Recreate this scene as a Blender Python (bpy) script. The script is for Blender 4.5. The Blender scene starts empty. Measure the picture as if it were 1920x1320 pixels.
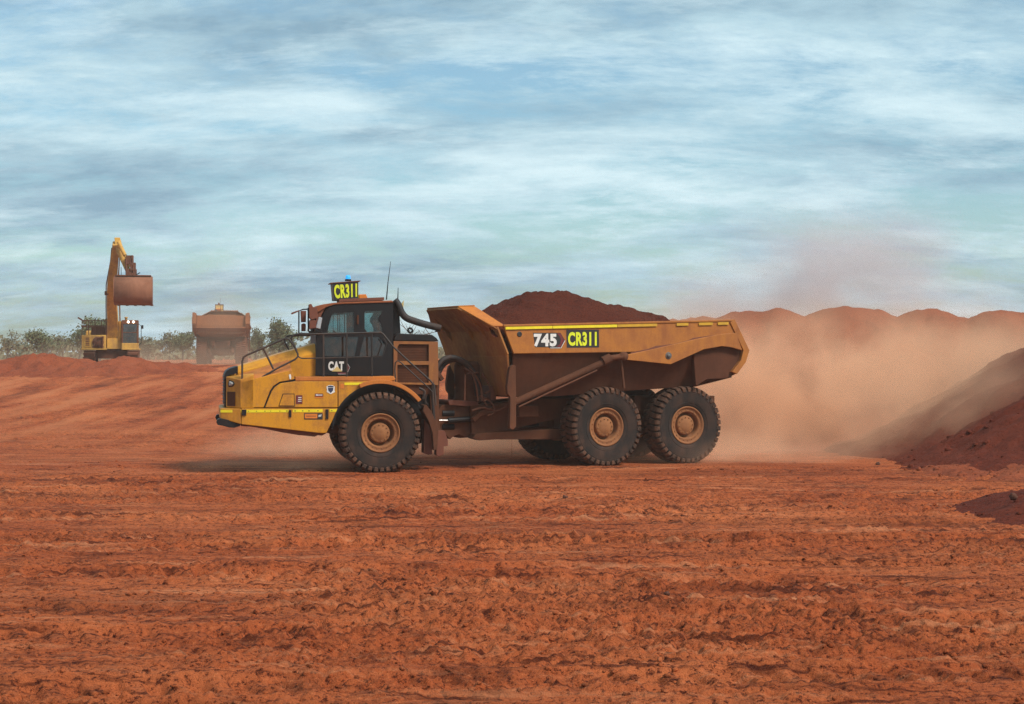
import bpy, bmesh, math, random
import numpy as np
from mathutils import Vector, Matrix

R = math.radians
random.seed(7)
SC = bpy.context.scene
COL = SC.collection

# ------------------------------------------------------------------ camera
cam_data = bpy.data.cameras.new('camera')
cam = bpy.data.objects.new('camera', cam_data)
COL.objects.link(cam)
cam.location = (0, 0, 2.7)
cam.rotation_euler = (R(90.1), 0, 0)
cam_data.sensor_width = 36
cam_data.lens = 53.8
cam_data.clip_start = 0.1
cam_data.clip_end = 6000
SC.camera = cam

# ------------------------------------------------------------------ sky and sun
SUN_EL, SUN_AZ = R(47), R(126)      # azimuth of the sun measured clockwise from +Y (behind the camera, to the right)
world = bpy.data.worlds.new('World'); SC.world = world
world.use_nodes = True
nt = world.node_tree; N = nt.nodes; L = nt.links
N.clear()
def wn(t, **kw):
    n = N.new(t)
    for k, v in kw.items(): setattr(n, k, v)
    return n
def wmath(op, a, b=None, c=None, clamp=False):
    n = wn('ShaderNodeMath', operation=op); n.use_clamp = clamp
    for i, v in enumerate((a, b, c)):
        if v is None: continue
        if isinstance(v, (int, float)): n.inputs[i].default_value = v
        else: L.new(v, n.inputs[i])
    return n.outputs[0]
sky = wn('ShaderNodeTexSky', sky_type='NISHITA')
sky.sun_disc = False; sky.sun_elevation = SUN_EL; sky.sun_rotation = SUN_AZ
sky.air_density = 1.0; sky.dust_density = 1.5; sky.ozone_density = 2.0
tc = wn('ShaderNodeTexCoord')
sep = wn('ShaderNodeSeparateXYZ'); L.new(tc.outputs['Generated'], sep.inputs[0])
zz = wmath('ADD', wmath('MAXIMUM', sep.outputs[2], 0.0), 0.26)
px = wmath('DIVIDE', sep.outputs[0], zz); py = wmath('DIVIDE', sep.outputs[1], zz)
def cloud_noise(sx, sy, scale, detail, rough, dist, off):
    c = wn('ShaderNodeCombineXYZ')
    L.new(wmath('ADD', wmath('MULTIPLY', px, sx), off), c.inputs[0]); L.new(wmath('MULTIPLY', py, sy), c.inputs[1])
    c.inputs[2].default_value = off * 1.7
    n = wn('ShaderNodeTexNoise'); n.inputs['Scale'].default_value = scale; n.inputs['Detail'].default_value = detail
    n.inputs['Roughness'].default_value = rough; n.inputs['Distortion'].default_value = dist
    L.new(c.outputs[0], n.inputs['Vector'])
    return n.outputs['Fac']
def ramp(fac, stops):
    r = wn('ShaderNodeValToRGB'); el = r.color_ramp.elements
    while len(el) < len(stops): el.new(0.5)
    for e, (p, c) in zip(el, stops): e.position = p; e.color = (*c, 1)
    L.new(fac, r.inputs[0]); return r.outputs[0]
def wmix(f, a, b, typ='MIX'):
    m = wn('ShaderNodeMix', data_type='RGBA', blend_type=typ)
    if isinstance(f, (int, float)): m.inputs[0].default_value = f
    else: L.new(f, m.inputs[0])
    for i, v in ((6, a), (7, b)):
        if isinstance(v, tuple): m.inputs[i].default_value = (*v, 1)
        else: L.new(v, m.inputs[i])
    return m.outputs[2]
blue = wmix(1.0, sky.outputs[0], (0.080, 0.101, 0.098), 'MULTIPLY')
wisps = cloud_noise(0.62, 1.0, 4.2, 6, 0.66, 0.25, 3.1)
thick = cloud_noise(0.55, 1.0, 2.3, 6, 0.62, 0.2, 8.4)
lowc = cloud_noise(0.6, 1.3, 3.8, 6, 0.66, 0.2, 15.2)
curl = cloud_noise(0.5, 1.0, 14.0, 6, 0.70, 0.3, 21.7)
wisps = wmath('ADD', wisps, wmath('MULTIPLY', wmath('SUBTRACT', curl, 0.5), 0.30))
thick = wmath('ADD', thick, wmath('MULTIPLY', wmath('SUBTRACT', curl, 0.5), -0.16))
cover = ramp(wisps, [(0.36, (0.12,)*3), (0.46, (0.62,)*3), (0.58, (1.0,)*3)])
cloudcol = ramp(thick, [(0.36, (0.48, 0.62, 0.67)), (0.49, (0.34, 0.485, 0.555)), (0.64, (0.19, 0.305, 0.39))])
skyc = wmix(cover, blue, cloudcol)
skyc = wmix(wmath('MULTIPLY', ramp(lowc, [(0.52, (0,)*3), (0.72, (0.8,)*3)]), 0.8), skyc, (0.55, 0.68, 0.72))
below = wmath('GREATER_THAN', sep.outputs[2], -0.02)
bg = wn('ShaderNodeBackground'); L.new(skyc, bg.inputs[0]); bg.inputs[1].default_value = 1.0
L.new(bg.outputs[0], wn('ShaderNodeOutputWorld').inputs[0])

sun_data = bpy.data.lights.new('sun', 'SUN'); sun_data.energy = 2.9; sun_data.angle = R(18); sun_data.color = (1.0, 0.93, 0.84)
sun = bpy.data.objects.new('sun', sun_data); COL.objects.link(sun)
sdir = Vector((math.sin(SUN_AZ) * math.cos(SUN_EL), math.cos(SUN_AZ) * math.cos(SUN_EL), math.sin(SUN_EL)))
sun.rotation_euler = sdir.to_track_quat('Z', 'Y').to_euler()

SC.view_settings.view_transform = 'Standard'; SC.view_settings.look = 'None'
SC.view_settings.gamma = 1.0; SC.view_settings.exposure = 0.55; SC.view_settings.use_curve_mapping = False
SC.render.engine = 'CYCLES'
cy = SC.cycles
cy.use_denoising = True; cy.denoising_prefilter = 'NONE'
cy.max_bounces = 5; cy.diffuse_bounces = 2; cy.glossy_bounces = 2; cy.transparent_max_bounces = 12
cy.volume_bounces = 3; cy.volume_step_rate = 1.2; cy.volume_max_steps = 48
cy.sample_clamp_indirect = 6.0

# ------------------------------------------------------------------ materials
MATS = {}
def node_mat(name):
    m = bpy.data.materials.new(name); m.use_nodes = True
    n = m.node_tree.nodes; n.clear()
    out = n.new('ShaderNodeOutputMaterial'); b = n.new('ShaderNodeBsdfPrincipled')
    m.node_tree.links.new(b.outputs[0], out.inputs[0])
    MATS[name] = m
    return m, m.node_tree, b
class G:
    """small node-graph helper for one material"""
    def __init__(s, tree): s.t = tree
    def n(s, typ, **kw):
        n = s.t.nodes.new(typ)
        for k, v in kw.items(): setattr(n, k, v)
        return n
    def put(s, sock, v):
        if isinstance(v, (int, float)): sock.default_value = v
        elif isinstance(v, tuple): sock.default_value = (*v, 1) if len(v) == 3 and sock.type == 'RGBA' else v
        else: s.t.links.new(v, sock)
    def coord(s, kind='Object', scale=(1, 1, 1), rot=(0, 0, 0)):
        mp = s.n('ShaderNodeMapping'); mp.inputs['Scale'].default_value = scale; mp.inputs['Rotation'].default_value = rot
        if kind == 'World': s.put(mp.inputs[0], s.n('ShaderNodeNewGeometry').outputs['Position'])
        else: s.put(mp.inputs[0], s.n('ShaderNodeTexCoord').outputs[kind])
        return mp.outputs[0]
    def noise(s, vec, scale, detail=4, rough=0.55, dist=0.0):
        n = s.n('ShaderNodeTexNoise'); s.put(n.inputs['Vector'], vec)
        for k, v in (('Scale', scale), ('Detail', detail), ('Roughness', rough), ('Distortion', dist)): n.inputs[k].default_value = v
        return n.outputs['Fac']
    def ramp(s, fac, stops):
        r = s.n('ShaderNodeValToRGB'); el = r.color_ramp.elements
        while len(el) < len(stops): el.new(0.5)
        for e, (p, c) in zip(el, stops):
            e.position = p; e.color = (c, c, c, 1) if isinstance(c, (int, float)) else (*c, 1)
        s.put(r.inputs[0], fac); return r.outputs[0]
    def mix(s, f, a, b, typ='MIX'):
        m = s.n('ShaderNodeMix', data_type='RGBA', blend_type=typ)
        s.put(m.inputs[0], f); s.put(m.inputs[6], a); s.put(m.inputs[7], b); return m.outputs[2]
    def math(s, op, a, b):
        m = s.n('ShaderNodeMath', operation=op); s.put(m.inputs[0], a); s.put(m.inputs[1], b); return m.outputs[0]
    def bump(s, h, strength, dist, bsdf, normal=None):
        b = s.n('ShaderNodeBump'); b.inputs['Strength'].default_value = strength; b.inputs['Distance'].default_value = dist
        s.put(b.inputs['Height'], h)
        if normal is not None: s.put(b.inputs['Normal'], normal)
        s.put(bsdf.inputs['Normal'], b.outputs[0]); return b.outputs[0]

def paint(name, col, dirt=(0.20, 0.078, 0.036), amount=0.45, rough=0.5, scale=1.6, spec=0.4, metal=0.0):
    """painted metal with an uneven film of red dust, streaks and small scuffs"""
    m, t, b = node_mat(name); g = G(t)
    o = g.coord()
    big = g.noise(o, scale, 7, 0.62, 0.4)
    streak = g.noise(g.coord(scale=(3.0, 3.0, 0.45)), 2.4, 5, 0.6)
    fine = g.noise(o, 26, 4, 0.6)
    s = g.math('ADD', g.math('MULTIPLY', big, 0.55), g.math('ADD', g.math('MULTIPLY', streak, 0.3), g.math('MULTIPLY', fine, 0.15)))
    f = g.ramp(s, [(0.62 - amount * 0.45, 0.04), (0.74 - amount * 0.30, 0.92)])
    c = g.mix(f, col, dirt)
    c = g.mix(g.ramp(fine, [(0.3, 0.0), (0.75, 0.35)]), c, tuple(x * 0.72 for x in col))
    g.put(b.inputs['Base Color'], c)
    g.put(b.inputs['Roughness'], g.mix(f, (rough,) * 3, (0.92,) * 3))
    g.put(b.inputs['Specular IOR Level'], spec); b.inputs['Metallic'].default_value = metal
    g.bump(g.math('ADD', fine, g.math('MULTIPLY', big, 2.0)), 0.10, 0.01, b)
    return m
def plain(name, col, rough=0.6, metal=0.0, emit=None):
    m, t, b = node_mat(name); g = G(t)
    n = g.noise(g.coord(), 9, 4, 0.6)
    g.put(b.inputs['Base Color'], g.mix(g.ramp(n, [(0.35, 0.0), (0.7, 0.5)]), col, tuple(x * 0.62 + 0.01 for x in col)))
    b.inputs['Roughness'].default_value = rough; b.inputs['Metallic'].default_value = metal
    if emit:
        b.inputs['Emission Color'].default_value = (*emit[0], 1); b.inputs['Emission Strength'].default_value = emit[1]
    return m
DUST = (0.30, 0.115, 0.052)
paint('yellow', (0.58, 0.245, 0.008), (0.27, 0.095, 0.022), amount=0.30, rough=0.40)
paint('yellow_orange', (0.50, 0.155, 0.015), (0.33, 0.105, 0.032), amount=0.4, rough=0.5)
paint('body_yellow', (0.39, 0.135, 0.015), (0.24, 0.078, 0.026), amount=0.42, rough=0.55)
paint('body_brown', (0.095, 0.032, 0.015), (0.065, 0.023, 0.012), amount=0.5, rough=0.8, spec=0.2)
paint('frame_brown', (0.125, 0.045, 0.021), (0.070, 0.028, 0.016), amount=0.5, rough=0.85, spec=0.2)
paint('head_yellow', (0.36, 0.145, 0.020), (0.21, 0.075, 0.032), amount=0.55, rough=0.6)
paint('black', (0.007, 0.0075, 0.0095), (0.03, 0.016, 0.011), amount=0.16, rough=0.5, spec=0.25)
paint('dark_red', (0.13, 0.036, 0.022), (0.19, 0.066, 0.034), amount=0.5, rough=0.7)
paint('roof_dust', (0.30, 0.10, 0.045), (0.22, 0.07, 0.033), amount=0.5, rough=0.85, spec=0.15)
paint('rim', (0.30, 0.125, 0.045), (0.19, 0.074, 0.034), amount=0.5, rough=0.75, spec=0.25)
paint('rubber', (0.018, 0.0155, 0.0145), (0.070, 0.038, 0.027), amount=0.38, rough=0.85, spec=0.2, scale=2.5)
paint('lug', (0.026, 0.020, 0.017), (0.16, 0.075, 0.045), amount=0.5, rough=0.9, spec=0.15, scale=4)
paint('hose', (0.016, 0.015, 0.015), (0.07, 0.034, 0.022), amount=0.30, rough=0.6)
paint('bucket_brown', (0.27, 0.115, 0.065), (0.19, 0.075, 0.042), amount=0.5, rough=0.85, spec=0.2)
paint('rail', (0.020, 0.017, 0.016), (0.10, 0.055, 0.036), amount=0.35, rough=0.5)
paint('machine_yellow', (0.62, 0.34, 0.055), (0.30, 0.15, 0.06), amount=0.45, rough=0.6)
paint('machine_brown', (0.16, 0.062, 0.034), (0.095, 0.038, 0.023), amount=0.5, rough=0.85, spec=0.2)
paint('dusty_body', (0.26, 0.098, 0.040), (0.17, 0.060, 0.028), amount=0.5, rough=0.9, spec=0.15)
plain('tape', (0.78, 0.62, 0.01), 0.45)
plain('tape_worn', (0.55, 0.30, 0.01), 0.6)
plain('sign_black', (0.012, 0.010, 0.011), 0.5)
plain('sign_yellow', (0.68, 0.74, 0.012), 0.45)
plain('sign_edge', (0.75, 0.78, 0.55), 0.45)
plain('white', (0.72, 0.70, 0.66), 0.45)
plain('silver', (0.62, 0.60, 0.57), 0.3, 0.4)
plain('chrome', (0.45, 0.44, 0.43), 0.35, 1.0)
plain('deep_red', (0.14, 0.012, 0.016), 0.5)
plain('sticker_orange', (0.62, 0.17, 0.012), 0.5)
plain('sticker_blue', (0.020, 0.030, 0.075), 0.45)
plain('gold', (0.60, 0.43, 0.16), 0.4)
plain('grey_plastic', (0.10, 0.095, 0.09), 0.6)
plain('mirror_face', (0.55, 0.55, 0.56), 0.25, 0.6)
plain('seat_cloth', (0.03, 0.028, 0.028), 0.9)
plain('beacon', (0.02, 0.20, 0.55), 0.2, emit=((0.03, 0.42, 0.95), 0.55))
plain('lamp_on', (0.9, 0.85, 0.7), 0.3, emit=((1.0, 0.86, 0.62), 6.0))
plain('lamp_glass', (0.35, 0.34, 0.32), 0.12)
def glass(name, tint, gloss):
    m = bpy.data.materials.new(name); m.use_nodes = True; t = m.node_tree; t.nodes.clear(); g = G(t)
    tr = g.n('ShaderNodeBsdfTransparent'); tr.inputs[0].default_value = (*tint, 1)
    gl = g.n('ShaderNodeBsdfGlossy'); gl.inputs['Roughness'].default_value = 0.06; gl.inputs[0].default_value = (0.9, 0.92, 0.92, 1)
    df = g.n('ShaderNodeBsdfDiffuse'); df.inputs[0].default_value = (0.22, 0.12, 0.08, 1)
    fr = g.n('ShaderNodeFresnel'); fr.inputs[0].default_value = 1.45
    dirt = g.ramp(g.noise(g.coord(), 5, 5, 0.6), [(0.42, 0.02), (0.75, 0.30)])
    a = g.n('ShaderNodeMixShader'); g.put(a.inputs[0], g.math('ADD', fr.outputs[0], gloss)); g.put(a.inputs[1], tr.outputs[0]); g.put(a.inputs[2], gl.outputs[0])
    c = g.n('ShaderNodeMixShader'); g.put(c.inputs[0], dirt); g.put(c.inputs[1], a.outputs[0]); g.put(c.inputs[2], df.outputs[0])
    g.put(g.n('ShaderNodeOutputMaterial').inputs[0], c.outputs[0]); MATS[name] = m
glass('glass', (0.60, 0.74, 0.75), 0.02)
glass('glass_dark', (0.16, 0.20, 0.23), 0.05)

def soil(name, base, dark, light, bump=0.6, streaks=False, scale=1.0):
    m, t, b = node_mat(name); g = G(t)
    w = g.coord('World')
    big = g.noise(w, 0.22 * scale, 4, 0.6)
    mid = g.noise(w, 1.5 * scale, 5, 0.65)
    fine = g.noise(w, 15 * scale, 6, 0.78)
    grit = g.noise(w, 70 * scale, 2, 0.6)
    c = g.mix(g.ramp(mid, [(0.26, 0.0), (0.50, 1.0)]), dark, base)
    c = g.mix(g.ramp(big, [(0.42, 0.0), (0.70, 0.75)]), c, light)
    c = g.mix(g.ramp(fine, [(0.40, 0.92), (0.48, 0.0)]), c, dark)
    c = g.mix(g.ramp(fine, [(0.55, 0.0), (0.66, 0.6)]), c, light)
    h = g.math('ADD', g.math('MULTIPLY', mid, 1.5), g.math('ADD', fine, g.math('MULTIPLY', grit, 0.3)))
    if streaks:
        # compacted wheel tracks running across the yard, and others leading up to the loading place
        s1 = g.noise(g.coord('World', (0.16, 2.4, 1.0), (0, 0, R(2))), 1.3, 6, 0.68)
        s2 = g.noise(g.coord('World', (0.05, 0.5, 1.0), (0, 0, R(-2))), 1.0, 4, 0.6)
        s3 = g.noise(g.coord('World', (0.55, 0.035, 1.0), (0, 0, R(9))), 1.0, 5, 0.62)
        sx = g.n('ShaderNodeSeparateXYZ'); g.put(sx.inputs[0], g.n('ShaderNodeNewGeometry').outputs['Position'])
        far = g.ramp(g.math('MULTIPLY', sx.outputs[1], 0.01), [(0.40, 0.0), (0.58, 1.0)])
        near = g.ramp(g.math('MULTIPLY', sx.outputs[1], 0.01), [(0.40, 1.0), (0.58, 0.0)])
        pale = (0.66, 0.27, 0.13)
        c = g.mix(g.math('MULTIPLY', near, g.ramp(s1, [(0.56, 0.0), (0.72, 0.75)])), c, pale)
        c = g.mix(g.math('MULTIPLY', near, g.ramp(s2, [(0.36, 0.30), (0.50, 0.0)])), c, dark)
        c = g.mix(g.math('MULTIPLY', near, g.ramp(s1, [(0.30, 0.7), (0.44, 0.0)])), c, tuple(x * 0.8 for x in dark))
        c = g.mix(g.math('MULTIPLY', far, g.ramp(s3, [(0.47, 0.0), (0.62, 0.75)])), c, (0.50, 0.165, 0.066))
        c = g.mix(g.math('MULTIPLY', far, g.ramp(s3, [(0.34, 0.6), (0.48, 0.0)])), c, dark)
        s4 = g.noise(g.coord('World', (0.30, 4.6, 1.0), (0, 0, R(-1.5))), 1.5, 5, 0.66)
        c = g.mix(g.math('MULTIPLY', near, g.ramp(s4, [(0.37, 0.80), (0.45, 0.0)])), c, dark)
        c = g.mix(g.math('MULTIPLY', near, g.ramp(s4, [(0.58, 0.0), (0.70, 0.45)])), c, pale)
        h = g.math('ADD', h, g.math('MULTIPLY', g.math('ADD', s1, s4), 1.3))
    g.put(b.inputs['Base Color'], c)
    b.inputs['Roughness'].default_value = 0.95; b.inputs['Specular IOR Level'].default_value = 0.12
    g.bump(h, bump, 0.06, b)
    return m
soil('ground_soil', (0.415, 0.091, 0.028), (0.062, 0.0105, 0.005), (0.62, 0.175, 0.060), 1.0, True)
soil('pile_soil', (0.125, 0.022, 0.011), (0.070, 0.013, 0.007), (0.17, 0.036, 0.017), 0.9)
soil('toe_soil', (0.25, 0.058, 0.025), (0.14, 0.031, 0.015), (0.34, 0.090, 0.037), 0.8)
soil('load_soil', (0.098, 0.020, 0.011), (0.045, 0.010, 0.006), (0.135, 0.034, 0.017), 1.0, False, 1.6)
soil('stone', (0.11, 0.045, 0.030), (0.06, 0.026, 0.018), (0.17, 0.07, 0.045), 0.6, False, 2.0)
def leafmat(name, a, b_):
    m, t, b = node_mat(name); g = G(t)
    n = g.noise(g.coord('World'), 1.2, 4, 0.6)
    g.put(b.inputs['Base Color'], g.mix(g.ramp(n, [(0.35, 0.0), (0.65, 1.0)]), a, b_)); b.inputs['Roughness'].default_value = 0.8
leafmat('leaf', (0.068, 0.090, 0.034), (0.125, 0.140, 0.060))
leafmat('leaf_dry', (0.115, 0.115, 0.058), (0.18, 0.160, 0.088))
plain('bark', (0.085, 0.062, 0.045), 0.9)

# ------------------------------------------------------------------ mesh helpers
class MB:
    """collects simple shapes and links them as ONE mesh object"""
    def __init__(s): s.v = []; s.f = []; s.sm = []
    def add(s, vs, fs, smooth=False):
        o = len(s.v); s.v += [tuple(p) for p in vs]
        for f in fs: s.f.append([i + o for i in f]); s.sm.append(smooth)
        return s
    def box(s, x0, x1, y0, y1, z0, z1):
        v = [(x, y, z) for z in (z0, z1) for y in (y0, y1) for x in (x0, x1)]
        return s.add(v, [(0, 2, 3, 1), (4, 5, 7, 6), (0, 1, 5, 4), (2, 6, 7, 3), (0, 4, 6, 2), (1, 3, 7, 5)])
    def loft(s, a, b, smooth=False):
        """closed solid between two equally long outlines of 3-D points"""
        n = len(a)
        return s.add(list(a) + list(b), [tuple(range(n))[::-1], tuple(range(n, 2 * n))] + [(i, (i + 1) % n, n + (i + 1) % n, n + i) for i in range(n)], smooth)
    def prism(s, pts, y0, y1):
        return s.loft([(x, y0, z) for x, z in pts], [(x, y1, z) for x, z in pts])
    def plan(s, pts, z0, z1):
        return s.loft([(x, y, z0) for x, y in pts], [(x, y, z1) for x, y in pts])
    def plate(s, quad, th):
        """thick sheet: outline of 3-D points pushed along its normal"""
        q = [Vector(p) for p in quad]; n = Vector((0, 0, 0))
        for i in range(len(q)): n += (q[i] - q[0]).cross(q[(i + 1) % len(q)] - q[0])
        n.normalize()
        return s.loft([tuple(p) for p in q], [tuple(p + n * th) for p in q])
    def tube(s, path, r, n=8, cap=True):
        P = [Vector(p) for p in path]; rs = r if isinstance(r, (list, tuple)) else [r] * len(P)
        up = None; rings = []
        for i, p in enumerate(P):
            d = (P[min(i + 1, len(P) - 1)] - P[max(i - 1, 0)]).normalized()
            if up is None: up = d.orthogonal().normalized()
            up = (up - d * up.dot(d)).normalized(); w = d.cross(up)
            rings.append([tuple(p + (up * math.cos(2 * math.pi * k / n) + w * math.sin(2 * math.pi * k / n)) * rs[i]) for k in range(n)])
        v = [q for r_ in rings for q in r_]
        f = [(i * n + k, i * n + (k + 1) % n, (i + 1) * n + (k + 1) % n, (i + 1) * n + k) for i in range(len(P) - 1) for k in range(n)]
        s.add(v, f, True)
        if cap: s.add(rings[0], [tuple(range(n))[::-1]]); s.add(rings[-1], [tuple(range(n))])
        return s
    def lathe(s, prof, n=48, axis='y', c=(0, 0, 0), smooth=True):
        """profile of (radius, along-axis) pairs turned round the axis"""
        v = []
        for r, a in prof:
            for k in range(n):
                t = 2 * math.pi * k / n; u, w = r * math.cos(t), r * math.sin(t)
                q = (u, a, w) if axis == 'y' else ((a, u, w) if axis == 'x' else (u, w, a))
                v.append((q[0] + c[0], q[1] + c[1], q[2] + c[2]))
        m = len(prof)
        return s.add(v, [(i * n + k, i * n + (k + 1) % n, (i + 1) * n + (k + 1) % n, (i + 1) * n + k) for i in range(m - 1) for k in range(n)], smooth)
    def arc(s, cx, cz, r0, r1, a0, a1, y0, y1, n=20):
        """curved band (mudguard) in the xz plane"""
        for i in range(n):
            t0, t1 = R(a0 + (a1 - a0) * i / n), R(a0 + (a1 - a0) * (i + 1) / n)
            q = [(cx + r * math.cos(t), cz + r * math.sin(t)) for r, t in ((r0, t0), (r1, t0), (r1, t1), (r0, t1))]
            v = [(x, y0, z) for x, z in q] + [(x, y1, z) for x, z in q]
            f = [(0, 1, 2, 3), (4, 7, 6, 5), (1, 5, 6, 2), (0, 3, 7, 4)]
            if i == 0: f.append((0, 4, 5, 1))
            if i == n - 1: f.append((2, 6, 7, 3))
            s.add(v, f)
        return s
    def holed(s, outer, holes, y0, y1):
        """flat sheet in the xz plane with real openings"""
        bm = bmesh.new(); loops = []
        for lp in [outer] + holes:
            vs = [bm.verts.new((x, 0, z)) for x, z in lp]; loops.append(vs)
            for i in range(len(vs)): bm.edges.new((vs[i], vs[(i + 1) % len(vs)]))
        bmesh.ops.triangle_fill(bm, use_beauty=True, use_dissolve=False, edges=bm.edges[:])
        bm.verts.index_update()
        v = [p.co.copy() for p in bm.verts]; tris = [tuple(q.index for q in f.verts) for f in bm.faces]
        n = len(v)
        fs = tris + [tuple(i + n for i in t[::-1]) for t in tris]
        for lp in loops:
            ids = [q.index for q in lp]
            fs += [(ids[i], ids[(i + 1) % len(ids)], ids[(i + 1) % len(ids)] + n, ids[i] + n) for i in range(len(ids))]
        bm.free()
        return s.add([(p.x, y0, p.z) for p in v] + [(p.x, y1, p.z) for p in v], fs)
    def mesh(s, name, bevel=0.0):
        me = bpy.data.meshes.new(name); me.from_pydata(s.v, [], s.f)
        me.polygons.foreach_set('use_smooth', s.sm)
        bm = bmesh.new(); bm.from_mesh(me)
        bmesh.ops.recalc_face_normals(bm, faces=bm.faces[:])
        if bevel:
            ed = [e for e in bm.edges if len(e.link_faces) == 2 and e.calc_face_angle(0) > R(28)]
            bmesh.ops.bevel(bm, geom=ed, offset=bevel, segments=2, profile=0.6, affect='EDGES', clamp_overlap=True)
        bm.to_mesh(me); bm.free(); me.update()
        return me
    def build(s, name, mat, parent=None, bevel=0.0):
        return link(name, s.mesh(name, bevel), mat, parent)
def link(name, me, mat, parent=None):
    o = bpy.data.objects.new(name, me); COL.objects.link(o)
    if mat and not me.materials: me.materials.append(MATS[mat])
    if parent is not None: o.parent = parent
    return o
def empty(name, loc, rz=0.0):
    o = bpy.data.objects.new(name, None); COL.objects.link(o); o.location = loc; o.rotation_euler = (0, 0, rz); o.empty_display_size = 0.3
    return o
def tag(o, label=None, cat=None, group=None, kind=None):
    for k, v in (('label', label), ('category', cat), ('group', group), ('kind', kind)):
        if v: o[k] = v
    return o
def p3(y, pts): return [(x, y, z) for x, z in pts]
def mir(pts): return [(x, -y, z) for x, y, z in pts]
def smooth_path(pts, k=4):
    """Catmull-Rom through the points"""
    P = [Vector(p) for p in pts]; out = []
    for i in range(len(P) - 1):
        a, b, c, d = P[max(i - 1, 0)], P[i], P[i + 1], P[min(i + 2, len(P) - 1)]
        for j in range(k):
            t = j / k
            out.append(0.5 * ((2 * b) + (c - a) * t + (2 * a - 5 * b + 4 * c - d) * t * t + (3 * b - a - 3 * c + d) * t ** 3))
    return out + [P[-1]]
_txt = {}
def text_verts(string, bold):
    """outline mesh of a word in the built-in font, scaled to a unit box"""
    if (string, bold) in _txt: return _txt[(string, bold)]
    cu = bpy.data.curves.new('word', 'FONT'); cu.body = string; cu.size = 1.0; cu.offset = bold; cu.extrude = 0.0
    cu.resolution_u = 4; cu.space_character = 1.0 + bold * 2.2
    ob = bpy.data.objects.new('word', cu); COL.objects.link(ob)
    dg = bpy.context.evaluated_depsgraph_get(); me = ob.evaluated_get(dg).to_mesh()
    v = [(p.co.x, p.co.y) for p in me.vertices]; f = [tuple(p.vertices) for p in me.polygons]
    ob.evaluated_get(dg).to_mesh_clear(); bpy.data.objects.remove(ob); bpy.data.curves.remove(cu)
    x0, x1 = min(p[0] for p in v), max(p[0] for p in v); y0, y1 = min(p[1] for p in v), max(p[1] for p in v)
    v = [((a - x0) / (x1 - x0), (b - y0) / (y1 - y0)) for a, b in v]
    _txt[(string, bold)] = (v, f); return v, f
def lettering(mb, string, corners, y, bold=0.03):
    """word on a side face: corners = (x,z) of top-left, top-right, bottom-right, bottom-left as seen"""
    v, f = text_verts(string, bold)
    tl, tr, br, bl = corners
    out = []
    for a, b in v:
        bx, bz = bl[0] + (br[0] - bl[0]) * a, bl[1] + (br[1] - bl[1]) * a
        tx, tz = tl[0] + (tr[0] - tl[0]) * a, tl[1] + (tr[1] - tl[1]) * a
        out.append((bx + (tx - bx) * b, y, bz + (tz - bz) * b))
    mb.add(out, f); return mb

# value noise on numpy arrays
_rng = np.random.RandomState(11); _TAB = _rng.rand(256, 256)
def vnoise(x, y):
    xi = np.floor(x).astype(np.int64); yi = np.floor(y).astype(np.int64)
    fx = x - xi; fy = y - yi; fx = fx * fx * (3 - 2 * fx); fy = fy * fy * (3 - 2 * fy)
    a = _TAB[xi & 255, yi & 255]; b = _TAB[(xi + 1) & 255, yi & 255]; c = _TAB[xi & 255, (yi + 1) & 255]; d = _TAB[(xi + 1) & 255, (yi + 1) & 255]
    return (a + (b - a) * fx) * (1 - fy) + (c + (d - c) * fx) * fy - 0.5
def fbm(x, y, o=4, gain=0.5):
    s = 0; a = 1.0
    for k in range(o): s = s + a * vnoise(x * 2.0 ** k + 17.3 * k, y * 2.03 ** k + 5.1 * k); a *= gain
    return s
def sstep(a, b, x):
    t = np.clip((x - a) / (b - a), 0, 1); return t * t * (3 - 2 * t)
def grid_mesh(name, X, Y, Z, mat, parent=None, keep=None):
    r, c = X.shape
    v = np.stack([X.ravel(), Y.ravel(), Z.ravel()], 1).astype(np.float32)
    i = np.arange(r * c).reshape(r, c)
    q = np.stack([i[:-1, :-1], i[:-1, 1:], i[1:, 1:], i[1:, :-1]], -1).reshape(-1, 4)
    if keep is not None:
        q = q[keep.ravel()[q].any(axis=1)]
        used = np.unique(q); rm = np.full(r * c, -1); rm[used] = np.arange(len(used)); v = v[used]; q = rm[q]
    me = bpy.data.meshes.new(name)
    me.vertices.add(len(v)); me.vertices.foreach_set('co', v.ravel())
    me.loops.add(q.size); me.loops.foreach_set('vertex_index', q.ravel().astype(np.int32))
    me.polygons.add(len(q)); me.polygons.foreach_set('loop_start', np.arange(0, q.size, 4, dtype=np.int32))
    me.polygons.foreach_set('loop_total', np.full(len(q), 4, dtype=np.int32))
    me.polygons.foreach_set('use_smooth', np.ones(len(q), dtype=bool))
    me.update(calc_edges=True); me.validate()
    return link(name, me, mat, parent)

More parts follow.
